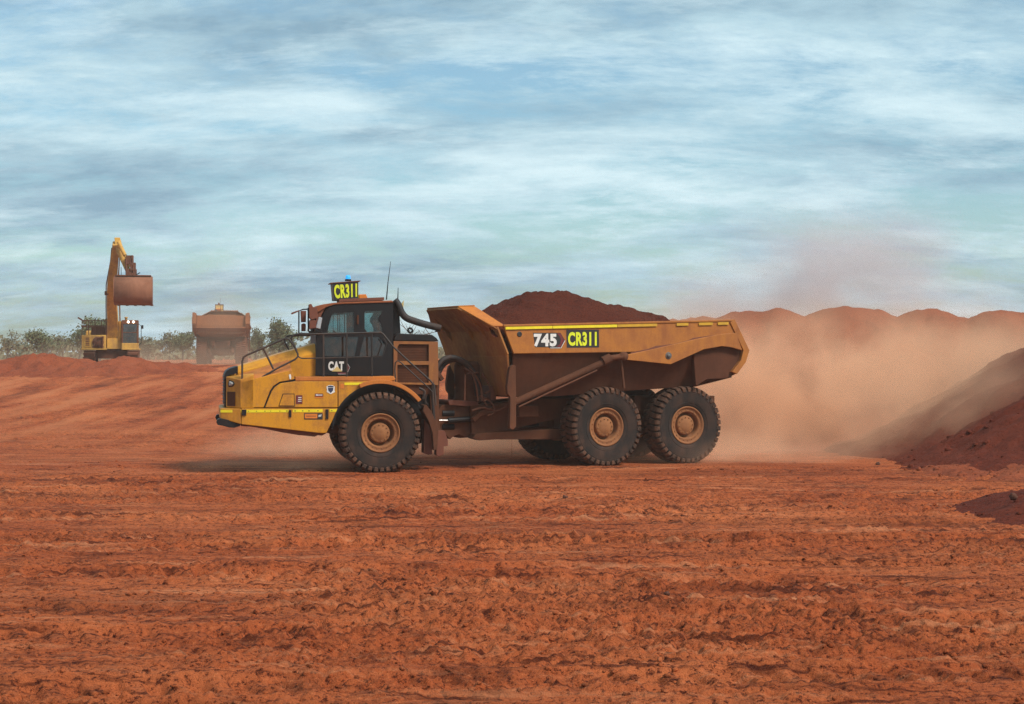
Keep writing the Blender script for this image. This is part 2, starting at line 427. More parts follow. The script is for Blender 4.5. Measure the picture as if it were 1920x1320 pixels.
# ------------------------------------------------------------------ terrain
def land(X, Y):
    """broad shape of the land: level yard, rising to the loading place at the back"""
    w = 1 - 0.6 * sstep(4, 30, X)
    return 2.08 * sstep(46, 104, Y) * w + 0.25 * sstep(120, 400, Y) + 0.10 * fbm(X / 14, Y / 14, 3) * sstep(14, 40, Y) * sstep(4, 9, np.abs(Y - 37))
TRACKS = [(12.6, 0.035, 1.5), (15.9, -0.02, 1.2), (19.2, 0.03, 1.7), (22.4, -0.015, 1.5), (26.0, 0.02, 1.6), (30.5, -0.03, 1.5), (34.0, 0.0, 0.7)]
def relief(X, Y):
    quiet = 1 - 0.75 * np.exp(-((Y - 37.3) / 3.4) ** 4)
    ruts = 0.060 * (0.35 - np.abs(fbm(X / 2.6 + 3, (Y + 0.03 * X) / 0.30, 4, 0.55)))
    lumps = 0.038 * fbm(X / 1.9, Y / 1.2, 4, 0.55)
    crumbs = 0.062 * fbm(X / 0.13, Y / 0.10, 3, 0.65)
    patch = sstep(-0.10, 0.35, fbm(X / 6 + 9, Y / 1.6, 4))
    trk = 0
    for y0, sl, dep in TRACKS:
        d = Y - y0 - sl * X - 0.25 * np.sin(X * 0.23 + y0)
        for off in (0.0, 2.45):
            e = d - off; inside = np.exp(-(e / 0.36) ** 6)
            lugs = np.sin((X + 0.5 * np.abs(e)) * 2 * math.pi / 0.34)
            trk = trk + dep * (inside * (-0.045 + 0.024 * np.clip(lugs * 2, -1, 1)) + 0.035 * np.exp(-((np.abs(e) - 0.47) / 0.11) ** 2))
    return trk * (0.65 + 0.9 * vnoise(X / 3.1 + 40, Y / 3.1)) + quiet * (ruts * (0.6 + 0.9 * patch) + lumps * (0.35 + patch) + crumbs * (0.45 + 1.3 * patch))
ys = [-40, -20, -8, 0, 4, 7]; y = 8.6
while y < 50: ys.append(y); y += max(0.020, y * y / 4134 * 0.62)
while y < 125: ys.append(y); y += 0.40
while y < 5000: ys.append(y); y += (y - 110) * 0.06
ys = np.array(ys)
t = np.concatenate([np.linspace(-5.5, -0.5, 26)[:-1], np.linspace(-0.5, 0.5, 860), np.linspace(0.5, 5.5, 26)[1:]])
GX = t[None, :] * np.maximum(ys, 9)[:, None]; GY = np.repeat(ys[:, None], len(t), 1)
fade = sstep(7, 9, GY) * (1 - sstep(70, 160, GY))
GZ = land(GX, GY) + relief(GX, GY) * fade
ground = grid_mesh('ground', GX, GY, GZ, 'ground_soil'); tag(ground, kind='structure')
def ground_z(x, y):
    a = np.array([float(x)]); b = np.array([float(y)])
    return float((land(a, b) + relief(a, b) * sstep(7, 9, b) * (1 - sstep(70, 160, b)))[0])

PILE_PTS = []
def pile(name, cones, step, mat, label, seed, rough=0.10, clods=0, big=0.07):
    """heap of loose soil: union of cones (x, y, height, slope, rounding) standing on the land"""
    mg = 1.2 + 0.75 / min(c[3] for c in cones)
    x0 = min(c[0] - c[2] / c[3] for c in cones) - mg; x1 = max(c[0] + c[2] / c[3] for c in cones) + mg
    y0 = min(c[1] - c[2] / c[3] for c in cones) - mg; y1 = max(c[1] + c[2] / c[3] for c in cones) + mg
    X, Y = np.meshgrid(np.arange(x0, x1, step), np.arange(y0, y1, step))
    h = np.full(X.shape, -9.0)
    wx = X + 0.5 * fbm(X / 2.4 + seed, Y / 2.4, 3); wy = Y + 0.5 * fbm(X / 2.4, Y / 2.4 + seed, 3)
    for cx, cy_, hh, sl, rd in cones:
        d = np.sqrt((wx - cx) ** 2 + (wy - cy_) ** 2)
        th = np.arctan2(Y - cy_, X - cx)
        run = 1.3 * rough * fbm(th * 9 + seed, d / 2.6 + seed, 3) * np.clip(d / 2, 0, 1)       # runnels and slump tongues down the slope
        hc = hh - sl * (np.sqrt(d * d + rd * rd) - rd) + run
        h = np.maximum(h, hc)
    toe = h < 0.45
    h = np.where(toe & (h > -0.6), 0.45 - (0.45 - h) * 0.62, h)
    h = h + rough * fbm(X / 0.9 + seed, Y / 0.9, 5, 0.55) + 0.05 * fbm(X / 0.22, Y / 0.22, 2) * (rough / 0.1)
    gz = land(X, Y)
    keep = h > -0.45
    o = grid_mesh(name, X, Y, gz + np.maximum(h, -0.6), mat, None, keep)
    if clods:
        rr_ = np.random.RandomState(seed); ok = np.argwhere((h > -0.05)); pick = ok[rr_.randint(0, len(ok), clods)]
        low = np.clip(1 - h[pick[:, 0], pick[:, 1]] / max(c[2] for c in cones), 0.05, 1)
        for (i, j), l_ in zip(pick, low):
            if rr_.rand() < l_ and X[i, j] < 0.42 * Y[i, j] + 2: PILE_PTS.append((X[i, j], Y[i, j], gz[i, j] + h[i, j], mat, big * rr_.rand() ** 3 + 0.014))
    return tag(o, label, 'soil pile')
PILES = 'heaps of red soil'
rng = random.Random(3)
heaps = []
for px_, top, D in ((1190, 612, 55), (1262, 604, 54), (1318, 599, 53), (1400, 592, 52), (1450, 586, 52), (1580, 579, 52), (1615, 583, 53), (1745, 587, 52), (1765, 590, 53), (1880, 588, 51), (1960, 590, 51), (2060, 588, 52), (2180, 590, 52), (2300, 589, 51)):
    hx = (px_ - 960) / 2870 * D; hz = 2.7 + (665 - top) / 2870 * D
    heaps.append((hx, D, hz - float(land(np.array([hx]), np.array([float(D)]))[0]) + 0.10, 0.56, 0.95))
tag(pile('soil_stockpile', heaps, 0.16, 'toe_soil', 'long stockpile with a scalloped crest behind the dust at right', 4, 0.12), group=PILES)
tag(pile('soil_pile', [(17.3, 43.2, 4.1, 0.56, 0.6), (21.5, 44.0, 4.6, 0.56, 0.6)], 0.11, 'pile_soil', 'dust-veiled soil slope rising to the right, behind the nearest dark slope', 21, 0.12), group=PILES)
tag(pile('soil_pile', [(17.85, 37.6, 4.25, 0.57, 0.5), (21.75, 37.0, 4.6, 0.57, 0.6)], 0.06, 'pile_soil', 'dark maroon soil slope rising at the right edge beside the dump truck', 33, 0.13, 1500, 0.10), group=PILES)
tag(pile('soil_pile', [(15.85, 35.0, 1.75, 0.44, 0.9), (14.15, 35.7, 1.05, 0.36, 0.9), (12.85, 34.9, 0.55, 0.3, 0.8)], 0.05, 'toe_soil', 'lighter red apron of soil at the foot of the dark slope', 47, 0.10, 2000, 0.09), group=PILES)
tag(pile('soil_pile', [(11.55, 25.9, 1.30, 0.46, 0.5)], 0.04, 'pile_soil', 'small dark mound cut by the right edge, nearest the camera', 52, 0.06, 600, 0.05), group=PILES)
tag(pile('soil_pile', [(-27.0, 88, 1.0, 0.36, 1.2), (-24.8, 89, 0.55, 0.28, 1.2), (-30.5, 87, 0.60, 0.25, 1.4), (-35, 88, 0.5, 0.22, 1.5)], 0.2, 'toe_soil', 'low red heap left of the excavator', 61, 0.3), group=PILES)
tag(pile('soil_pile', [(-22.6, 88, 0.75, 0.34, 1.1), (-20.9, 89, 0.5, 0.26, 1.2), (-24.0, 86.5, 0.5, 0.28, 1.0)], 0.2, 'toe_soil', 'low red heap in front of the excavator tracks', 72, 0.3), group=PILES)

# loose clods on the yard, far too many to count
cl = MB(); rc = random.Random(5)
def clod(mb, x, y, z, r):
    t = (1 + 5 ** 0.5) / 2
    base = [(-1, t, 0), (1, t, 0), (-1, -t, 0), (1, -t, 0), (0, -1, t), (0, 1, t), (0, -1, -t), (0, 1, -t), (t, 0, -1), (t, 0, 1), (-t, 0, -1), (-t, 0, 1)]
    fs = [(0, 11, 5), (0, 5, 1), (0, 1, 7), (0, 7, 10), (0, 10, 11), (1, 5, 9), (5, 11, 4), (11, 10, 2), (10, 7, 6), (7, 1, 8), (3, 9, 4), (3, 4, 2), (3, 2, 6), (3, 6, 8), (3, 8, 9), (4, 9, 5), (2, 4, 11), (6, 2, 10), (8, 6, 7), (9, 8, 1)]
    a = rc.uniform(0, 6.3); ca, sa = math.cos(a), math.sin(a); sx, sy, sz = rc.uniform(.7, 1.5), rc.uniform(.7, 1.2), rc.uniform(.5, .9)
    v = []
    for p in base:
        k = r / 1.9 * rc.uniform(.75, 1.2); q = (p[0] * k * sx, p[1] * k * sy, p[2] * k * sz)
        v.append((x + q[0] * ca - q[1] * sa, y + q[0] * sa + q[1] * ca, z + q[2]))
    mb.add(v, fs, True)
cx_ = []; cy_l = []
while len(cx_) < 8000:
    yy = 9.2 + 30 * rc.random() ** 1.7; xx = rc.uniform(-0.45, 0.45) * yy
    cx_.append(xx); cy_l.append(yy)
ax, ay = np.array(cx_), np.array(cy_l)
dens = fbm(ax / 2.2 + 4, ay / 0.9, 3); az = land(ax, ay) + relief(ax, ay)
for xx, yy, z_, d in zip(cx_, cy_l, az, dens):
    if d > -0.02 or rc.random() < 0.2: clod(cl, xx, yy, z_ + 0.004, rc.choice((0.010, 0.014, 0.018, 0.024, 0.034)))
for mt_ in ('pile_soil', 'toe_soil'):
    pc = MB()
    for x_, y_, z_, m_, r_ in PILE_PTS:
        if m_ == mt_: clod(pc, x_, y_, z_, r_)
    tag(pc.build('pile_clods', mt_), 'dark lumps lying on the right-hand soil slopes' if mt_ == 'pile_soil' else 'lighter lumps lying on the soil apron', 'soil lumps', kind='stuff')
tag(cl.build('soil_clods', 'ground_soil'), 'loose crumbs of red soil scattered over the yard', 'soil crumbs', kind='stuff')
for x, y_, r, lab in ((8.95, 37.45, 0.085, 'small dark stone at the toe of the dark slope'), (8.35, 25.5, 0.10, 'dark stone lying on the small mound at the right edge'),
                      (1.72, 17.0, 0.045, 'dark pebble alone in the middle of the foreground'), (1.0, 28.8, 0.06, 'flat dark stone on the pale track right of centre')):
    st = MB(); clod(st, 0, 0, 0, r)
    o = st.build('stone', 'stone'); 
    zz_ = ground_z(x, y_)
    if 'mound' in lab: zz_ = 0.30
    o.location = (x, y_, zz_ + r * 0.35); tag(o, lab, 'stone', 'loose stones')

# ------------------------------------------------------------------ articulated dump truck
# local axes: x forward, y to the truck's left (the side in view), z up; origin on the ground under the front axle
REAR = []                       # parts that turn with the rear frame
def wheel_meshes():
    Ro = 0.935; half = 0.365
    ty = MB()
    ty.lathe([(0.425, 0.23), (0.44, 0.285), (0.50, 0.318), (0.60, 0.338), (0.70, 0.352), (0.775, 0.350), (0.80, 0.352), (0.855, 0.33), (0.872, 0.25), (0.878, 0.0),
              (0.872, -0.25), (0.855, -0.33), (0.80, -0.352), (0.70, -0.352), (0.50, -0.32), (0.425, -0.23)], 64)
    for rr in (0.545, 0.765):
        ty.lathe([(rr - 0.008, 0.325 if rr < .6 else 0.349), (rr, 0.338 if rr < .6 else 0.359), (rr + 0.008, 0.325 if rr < .6 else 0.349)], 64)
    tread = MB(); n = 38; pitch = 2 * math.pi / n
    for sd in (1, -1):
        for k in range(n):
            t0 = k * pitch + (0 if sd == 1 else pitch / 2)
            rows = [(-0.015, Ro, 0.40, 0.30), (0.13, Ro, 0.36, 0.12), (0.25, Ro - 0.004, 0.35, 0.0), (0.335, Ro - 0.022, 0.34, 0.0), (0.372, Ro - 0.062, 0.33, 0.0), (0.372, 0.80, 0.27, 0.0)]
            v = []
            for yy, r, w, sh in rows:
                tc_ = t0 + sh * pitch
                for rr in (r, min(r - 0.075, 0.84) if yy < 0.36 else r - 0.02):
                    for e in (-w, w):
                        a = tc_ + e * pitch
                        yq = yy if rr == r else (yy if yy < 0.36 else 0.33)
                        v.append((rr * math.cos(a), yq * sd, rr * math.sin(a)))
            f = []
            for i in range(len(rows) - 1):
                a, b = i * 4, (i + 1) * 4
                f += [(a, a + 1, b + 1, b), (a, b, b + 2, a + 2), (a + 1, a + 3, b + 3, b + 1)]
            f.append((0, 2, 3, 1)); e = (len(rows) - 1) * 4; f.append((e, e + 1, e + 3, e + 2))
            tread.add(v, f)
    rim = MB()
    rim.lathe([(0.425, 0.22), (0.452, 0.292), (0.445, 0.312), (0.425, 0.312), (0.405, 0.280), (0.375, 0.262), (0.345, 0.275), (0.325, 0.270), (0.305, 0.20), (0.292, 0.08), (0.20, 0.06), (0.0, 0.06)], 48)
    rim.lathe([(0.425, -0.22), (0.45, -0.30), (0.42, -0.30), (0.40, -0.10), (0.0, -0.08)], 32)
    hub = MB()
    hub.lathe([(0.235, 0.06), (0.235, 0.185), (0.222, 0.215), (0.205, 0.222), (0.16, 0.222), (0.15, 0.232), (0.03, 0.240), (0.0, 0.240)], 36)
    for k in range(12):
        a = 2 * math.pi * k / 12
        hub.lathe([(0.0, 0.245), (0.014, 0.245), (0.014, 0.215)][::-1], 6, c=(0.185 * math.cos(a), 0, 0.185 * math.sin(a)))
    ring = MB()
    for k in range(20):
        a = 2 * math.pi * k / 20
        ring.lathe([(0.0, 0.288), (0.012, 0.288), (0.012, 0.262)][::-1], 6, c=(0.362 * math.cos(a), 0, 0.362 * math.sin(a)))
    return ty.mesh('tyre'), tread.mesh('tread', 0.006), rim.mesh('rim'), hub.mesh('hub'), ring.mesh('wheel_nuts')
WM = wheel_meshes()
def add_wheel(parent, x, side, rear):
    w = link('wheel', WM[0], 'rubber', parent)
    w.location = (x, side * 1.325, 0.905)
    spin = rng.uniform(0, 0.19)
    w.rotation_euler = (0, spin, 0) if side > 0 else (0, spin, math.pi)
    link('tread', WM[1], 'lug', w); link('rim', WM[2], 'rim', w); link('hub', WM[3], 'rim', w); tag(link('wheel_nuts', WM[4], 'rim', w), kind='stuff')
    if rear: REAR.append(w); w.scale = (1.045, 1.0, 1.045); w.location.z = 0.945
    return w

def build_truck():
    T = empty('dump_truck', (-3.3369, 36.6561, 0.0), R(191.50))
    def F(mb, name, mat, parent=T, bevel=0.008): return mb.build(name, mat, parent, bevel)
    def Rr(mb, name, mat, parent=None, bevel=0.008):
        o = mb.build(name, mat, parent or T, bevel)
        if parent is None: REAR.append(o)
        return o
    # ---------------- hood
    top_in = [(3.194, 2.429), (2.291, 2.706), (1.429, 2.955), (1.342, 2.912)]
    edge = [(3.198, 2.302), (2.301, 2.515), (1.419, 2.743), (1.333, 2.712)]
    hood = MB()
    zb = 2.05
    ring_ = lambda i, s: [(edge[i][0], s * 0.86, zb), (edge[i][0], s * 0.86, edge[i][1]), (top_in[i][0], s * 0.66, top_in[i][1])]
    secs = [ring_(i, 1) + [(top_in[i][0] + 0.0, 0.0, top_in[i][1] + 0.02)] + ring_(i, -1)[::-1] for i in range(4)]
    for i in range(3): hood.add(secs[i] + secs[i + 1], [(k, k + 1, k + 8, k + 7) for k in range(6)])
    hood.add(secs[0], [tuple(range(7))]); hood.add(secs[3], [tuple(range(7))[::-1]])
    ho = F(hood, 'hood', 'yellow', bevel=0.02)
    cap = MB(); c0 = [(3.506, 2.248), (3.464, 2.327), (3.38, 2.382), (3.205, 2.437), (3.205, 2.272), (3.392, 2.235), (3.452, 2.174), (3.458, 1.502), (3.506, 1.502)]
    cap.prism(c0, -0.95, 0.95); F(cap, 'grille', 'black', bevel=0.02)
    gs = MB()
    gx = [(3.506, 2.089)][0][0]
    for k in range(9): gs.box(gx, gx + 0.02, -0.86, 0.86, 1.58 + k * 0.075, 1.605 + k * 0.075)
    F(gs, 'grille_bars', 'grey_plastic', bevel=0)
    # ---------------- front corners with headlights, both sides
    xc0, xc1 = [(3.467, 1.848)][0][0], [(3.154, 1.857)][0][0]
    ztop = [(3.28, 2.228)][0][1]; zbot = [(3.28, 1.49)][0][1]
    for s in (1, -1):
        hb = MB()
        plan = [(xc0, s * 0.94), (xc0, s * 1.10), (xc1, s * 1.485), (xc1 - 0.30, s * 1.485), (xc1 - 0.30, s * 0.94)]
        zt = [ztop - 0.03, ztop - 0.03, ztop - 0.10, ztop + 0.03, ztop + 0.06]
        hb.loft([(x, y, zbot) for x, y in plan], [(x, y, z) for (x, y), z in zip(plan, zt)])
        hb_o = F(hb, 'headlight_housing', 'yellow', bevel=0.02)
        dx, dy = xc1 - xc0, s * 0.385
        ln = math.hypot(dx, dy); ux, uy = dx / ln, dy / ln
        nx, ny = (s * uy, -s * ux)
        if nx < 0: nx, ny = -nx, -ny
        def face(u, z, d=0.0): return (xc0 + ux * u + nx * d, s * 1.10 + uy * u + ny * d, z)
        h = ztop - zbot
        gp = MB(); gp.loft([face(a, zbot + b * h, 0.004) for a, b in ((0.05, 0.06), (0.32, 0.06), (0.32, 0.50), (0.05, 0.50))], [face(a, zbot + b * h, 0.016) for a, b in ((0.05, 0.06), (0.32, 0.06), (0.32, 0.50), (0.05, 0.50))])
        F(gp, 'corner_screen', 'body_brown', hb_o, 0.003)
        def lampo(d, k):
            q = ((0.09, 0.64), (0.24, 0.66), (0.30, 0.74), (0.26, 0.82), (0.12, 0.86), (0.07, 0.74)); mu = sum(a for a, b in q) / 6; mv = sum(b for a, b in q) / 6
            return [face(mu + (a - mu) * k, zbot + (mv + (b - mv) * k) * h, d) for a, b in q]
        lb = MB(); lb.loft(lampo(0.003, 1.0), lampo(0.016, 0.95)); lo = F(lb, 'headlight', 'black', hb_o, 0)
        le = MB(); le.loft(lampo(0.014, 0.72), lampo(0.040, 0.45)); F(le, 'lens', 'lamp_glass', lo, 0)
        # outer cowl: sloping top shelf and side face
        inn = [(3.187, 2.259), (2.047, 2.589), (1.998, 2.515)]; out = [(3.141, 2.091), (2.006, 2.36), (1.934, 2.142)]
        yo = s * 1.465
        sh = MB()
        sh.loft([(inn[0][0], s * 0.88, inn[0][1]), (inn[1][0], s * 0.88, inn[1][1]), (out[1][0], yo, out[1][1]), (out[0][0], yo, out[0][1])],
                [(inn[0][0], s * 0.88, inn[0][1] - 0.12), (inn[1][0], s * 0.88, inn[1][1] - 0.12), (out[1][0], yo, out[1][1] - 0.06), (out[0][0], yo, out[0][1] - 0.06)])
        F(sh, 'hood_shelf', 'yellow_orange', bevel=0.015)
        core = MB(); core.prism([(3.141, 2.079), (2.018, 2.342), (1.928, 2.129), (-0.261, 2.079), (0.146, 1.952), (0.538, 1.843), (0.88, 1.515), (3.141, 1.494)], s * 0.90, s * 1.455)
        F(core, 'side_core', 'black', bevel=0)
        cp = MB(); cp.prism([(3.142, 2.086), (2.008, 2.354), (1.941, 2.148), (2.032, 2.124), (2.284, 2.083), (2.427, 1.986), (2.499, 1.878), (2.642, 1.504), (3.142, 1.508)], s * 1.44, s * 1.485)
        F(cp, 'cowl_panel', 'yellow', bevel=0.010)
        dp = MB(); dp.prism([(2.607, 1.504), (2.458, 1.872), (2.392, 1.962), (2.26, 2.052), (1.936, 2.094), (0.969, 2.09), (0.969, 1.493)], s * 1.44, s * 1.50)
        dpo = F(dp, 'engine_door', 'yellow', bevel=0.014)
        fl = MB(); fl.prism([(2.308, 1.527), (2.213, 1.816), (1.948, 1.815), (1.936, 1.524)], s * 1.503, s * 1.507); F(fl, 'filler_surround', 'black', dpo, 0)
        fl = MB(); fl.prism([(2.291, 1.545), (2.201, 1.798), (1.961, 1.797), (1.951, 1.542)], s * 1.504, s * 1.514); F(fl, 'filler_flap', 'yellow', dpo, 0.003)
        if s == 1:
            st = MB(); st.prism([(1.912, 1.778), (1.768, 1.778), (1.768, 1.584), (1.912, 1.584)], 1.504, 1.509); so = F(st, 'warning_sticker', 'deep_red', dpo, 0)
            sl = MB()
            for zz2 in (745, 748.5, 752): sl.prism(PXF_LIN(558, zz2, 6.5, 1.3), 1.510, 1.512)
            F(sl, 'print', 'white', so, 0)
            st = MB(); st.prism([(1.484, 1.813), (1.297, 1.812), (1.297, 1.745), (1.484, 1.746)], 1.504, 1.509); so = F(st, 'fuel_sticker', 'deep_red', dpo, 0)
            sl = MB(); sl.prism([(1.473, 1.782), (1.442, 1.798), (1.418, 1.788), (1.315, 1.788), (1.315, 1.769), (1.418, 1.77), (1.442, 1.762)], 1.510, 1.512); F(sl, 'print', 'white', so, 0)
            sl = MB(); sl.prism([(1.484, 1.74), (1.297, 1.739), (1.297, 1.714), (1.484, 1.715)], 1.504, 1.508); F(sl, 'orange_strip', 'sticker_orange', dpo, 0)
            em = MB(); em.prism([(1.224, 1.97), (1.175, 2), (1.127, 2.006), (1.078, 1.999), (1.036, 1.969), (1.042, 1.896), (1.03, 1.847), (1.066, 1.829), (1.127, 1.799), (1.182, 1.829), (1.218, 1.848), (1.212, 1.897)], 1.504, 1.509)
            eo = F(em, 'shield_emblem', 'white', dpo, 0)
            em = MB(); em.prism([(1.188, 1.945), (1.067, 1.945), (1.073, 1.884), (1.127, 1.823), (1.182, 1.884)], 1.510, 1.513); F(em, 'shield_field', 'sticker_blue', eo, 0)
            em = MB(); em.prism([(1.194, 1.982), (1.127, 1.994), (1.061, 1.981), (1.061, 1.957), (1.194, 1.957)], 1.510, 1.513); F(em, 'shield_band', 'sticker_blue', eo, 0)
        vb = MB(); vb.prism([(2.074, 2.24), (2.038, 2.264), (2.02, 2.203), (2.026, 2.143), (2.056, 2.143)], s * 1.485, s * 1.497); F(vb, 'hood_badge', 'white', bevel=0.003)
        # lower bumper side
        bs = MB(); bs.prism([(3.137, 1.484), (0.957, 1.469), (1.224, 0.911), (1.37, 0.912), (3.137, 1.129)], s * 0.9, s * 1.505); bo = F(bs, 'bumper_side', 'yellow', bevel=0.015)
        fp = [(3.615, 1.485), (3.615, 1.257), (3.147, 1.129), (3.147, 1.482)]
        fc = MB(); fc.loft([(fp[0][0], s * 0.7, fp[0][1]), (fp[1][0], s * 0.7, fp[1][1]), (fp[2][0], s * 0.7, fp[2][1]), (fp[3][0], s * 0.7, fp[3][1])],
                           [(fp[0][0] - 0.02, s * 1.36, fp[0][1]), (fp[1][0] - 0.02, s * 1.36, fp[1][1]), (fp[2][0], s * 1.505, fp[2][1]), (fp[3][0], s * 1.505, fp[3][1])])
        F(fc, 'bumper_corner', 'yellow', bevel=0.02)
        un = MB(); un.prism([(3.14, 1.13), (1.361, 0.907), (1.216, 0.899), (1.313, 0.845), (1.41, 0.858), (1.483, 0.823), (1.628, 0.842), (1.846, 0.863), (2.207, 0.927), (2.567, 1.004), (2.925, 1.068), (3.14, 1.082)], s * 0.6, s * 1.38)
        F(un, 'belly_guard', 'dark_red', bevel=0.008)
        tp = [(3.692, 1.177), (3.663, 1.243), (3.592, 1.26), (3.403, 1.222), (3.155, 1.148), (3.161, 1.088), (3.285, 1.047), (3.403, 1.054), (3.545, 1.092), (3.663, 1.117)]
        tk = MB(); tk.prism(tp, s * 1.10, s * 1.42); to = F(tk, 'tow_lug', 'black', bevel=0.012)
        # reflective tape, with its printed marks
        for a, b in ((414, 450), (461.5, 540), (548, 604.5), (617.5, 631.5)):
            q = PXF_LIN(a, 768, b - a, 5)
            mb = MB()
            yy = 1.507 if a > 452 else 1.44
            if a > 452: mb.prism(q, s * 1.506, s * 1.511)
            else:
                mb.loft([(fp[0][0] - 0.018, s * 1.367, q[0][1]), (fp[3][0] - 0.04, s * 1.496, q[1][1]), (fp[3][0] - 0.04, s * 1.496, q[2][1]), (fp[0][0] - 0.018, s * 1.367, q[3][1])],
                        [(fp[0][0] - 0.016, s * 1.372, q[0][1]), (fp[3][0] - 0.038, s * 1.506, q[1][1]), (fp[3][0] - 0.038, s * 1.506, q[2][1]), (fp[0][0] - 0.016, s * 1.372, q[3][1])])
            to_ = F(mb, 'reflective_tape', 'tape', bevel=0)
            if a > 452:
                ms = MB(); k = a + 3
                while k < b - 3:
                    wd = rng.uniform(1.2, 3.2); ms.prism(PXF_LIN(k, 769.9, wd, 1.5), s * 1.5112, s * 1.5125); k += rng.uniform(11, 18)
                tag(F(ms, 'tape_print', 'sign_black', to_, 0), kind='stuff')
        for a, b, z0_, z1_ in ((453, 461, 767.5, 778.5), (541, 545.5, 769, 782), (610.5, 615.5, 768, 786)):
            mb = MB(); mb.prism(PXF_LIN(a, z0_, b - a, z1_ - z0_), s * 1.503, s * 1.535); F(mb, 'latch', 'black', bevel=0.006)
        pb = MB(); pb.prism([(1.732, 1.371), (1.309, 1.368), (1.309, 1.222), (1.732, 1.225)], s * 1.504, s * 1.51); po = F(pb, 'instruction_plate', 'sign_black', bevel=0)
        pb = MB(); pb.prism([(1.714, 1.353), (1.431, 1.351), (1.431, 1.247), (1.714, 1.25)], s * 1.5105, s * 1.513); F(pb, 'orange_print', 'sticker_orange', po, 0)
        pb = MB(); pb.prism([(1.406, 1.326), (1.328, 1.338), (1.346, 1.289), (1.406, 1.278)], s * 1.5105, s * 1.513); F(pb, 'silver_print', 'silver', po, 0)
        pb = MB(); pb.prism([(1.684, 1.309), (1.461, 1.307), (1.461, 1.293), (1.684, 1.294)], s * 1.5131, s * 1.5142); F(pb, 'text_line', 'dark_red', po, 0)
        # deck, fender and mudguard
        dk = MB(); dk.prism([(1.927, 2.196), (0.144, 2.197), (-0.311, 2.208), (-0.373, 2.134), (-0.287, 2.097), (1.927, 2.105)], s * 0.88, s * 1.47); F(dk, 'deck', 'yellow_orange', bevel=0.012)
        wc = (0.0, 0.925); ra = 1.075
        arch = [(wc[0] + ra * math.cos(R(a)), wc[1] + ra * math.sin(R(a))) for a in range(108, 18, -6)]
        fnd = MB(); fnd.prism([(0.95, 1.468), (0.95, 2.09), (0.15, 2.094), (-0.256, 2.074)] + arch, s * 1.42, s * 1.498); F(fnd, 'fender_panel', 'yellow', bevel=0.008)
        lip = MB(); lip.arc(wc[0], wc[1], ra - 0.012, ra + 0.035, 150, 8, s * 1.38, s * 1.515); F(lip, 'fender_lip', 'black', bevel=0)
        gd = MB(); gd.arc(wc[0], wc[1], ra + 0.035, ra + 0.125, 142, 66, s * 0.95, s * 1.62); F(gd, 'mudguard', 'yellow_orange', bevel=0.01)
        ln_ = MB(); ln_.arc(wc[0], wc[1], ra, ra + 0.03, 142, 4, s * 0.85, s * 1.48); F(ln_, 'arch_liner', 'black', bevel=0)
        if s == 1:
            tpz = MB(); tpz.prism([(0.812, 2.06), (0.103, 2.063), (-0.044, 2.044), (0.152, 2.008), (0.812, 2.005)], 1.4985, 1.504); F(tpz, 'reflective_tape', 'tape', bevel=0)
            am = MB(); am.prism([(0.908, 2.029), (0.823, 2.029), (0.823, 1.925), (0.908, 1.926)], 1.4985, 1.506); F(am, 'side_marker', 'sticker_orange', bevel=0.003)
        rf = MB(); rf.prism([(-1.011, 1.529), (-1.067, 1.541), (-1.186, 1.379), (-1.298, 1.132), (-1.348, 0.933), (-1.323, 0.514), (-1.236, 0.49), (-1.211, 0.885), (-1.123, 1.158), (-0.986, 1.406)], s * 0.98, s * 1.60); F(rf, 'mud_flap', 'frame_brown', bevel=0.008)
        rf = MB(); rf.prism([(-1.051, 1.204), (-1.176, 1.029), (-1.238, 0.843), (-1.238, 0.385), (-1.138, 0.374), (-1.038, 0.412)], s * 0.95, s * 1.35); F(rf, 'flap_bracket', 'dark_red', bevel=0.008)
        rf = MB(); rf.prism([(-1.384, 0.914), (-1.573, 0.912), (-1.649, 0.686), (-1.649, 0.561), (-1.548, 0.549), (-1.548, 0.362), (-1.422, 0.313), (-1.371, 0.352)], s * 0.75, s * 1.1); F(rf, 'step_bracket', 'dark_red', bevel=0.008)
    fb = MB(); fq = [(3.612, 1.477), (3.612, 1.247), (3.278, 1.183), (3.278, 1.474)]; fb.prism(fq, -0.72, 0.72); F(fb, 'bumper', 'yellow', bevel=0.02)
    ch = MB(); ch.prism([(3.387, 1.158), (1.052, 1.388), (-1.409, 1.37), (-1.499, 0.837), (-0.708, 0.808), (1.3, 0.866)], -0.55, 0.55); F(ch, 'front_frame', 'frame_brown', bevel=0.01)
    eb = MB(); eb.prism([(1.796, 2.065), (-0.391, 2.058), (-1.217, 1.979), (-1.217, 1.308), (1.3, 1.016), (2.534, 1.337)], -0.84, 0.84); F(eb, 'engine_block', 'black', bevel=0.02)
    ax_ = MB(); ax_.lathe([(0.0, -1.3), (0.16, -1.28), (0.17, -0.4), (0.32, -0.2), (0.32, 0.2), (0.17, 0.4), (0.16, 1.28), (0.0, 1.3)], 20, c=(0, 0, 0.925)); F(ax_, 'axle', 'frame_brown', bevel=0)
    for s in (1, -1): add_wheel(T, 0.0, s, False)
    # ---------------- cab
    cab = MB()
    outl = [(1.432, 2.218), (1.419, 3.009), (1.401, 3.182), (1.327, 3.429), (1.216, 3.652), (1.106, 3.782), (0.958, 3.858), (0.772, 3.884), (-0.361, 3.929), (-0.386, 2.213)]
    w1 = [(1.167, 3.188), (1.112, 3.442), (1.056, 3.628), (1.007, 3.665), (0.543, 3.687), (0.537, 3.19)]
    w2 = [(1.235, 3.114), (0.431, 3.116), (0.462, 2.948), (0.518, 2.663), (1.21, 2.663)]
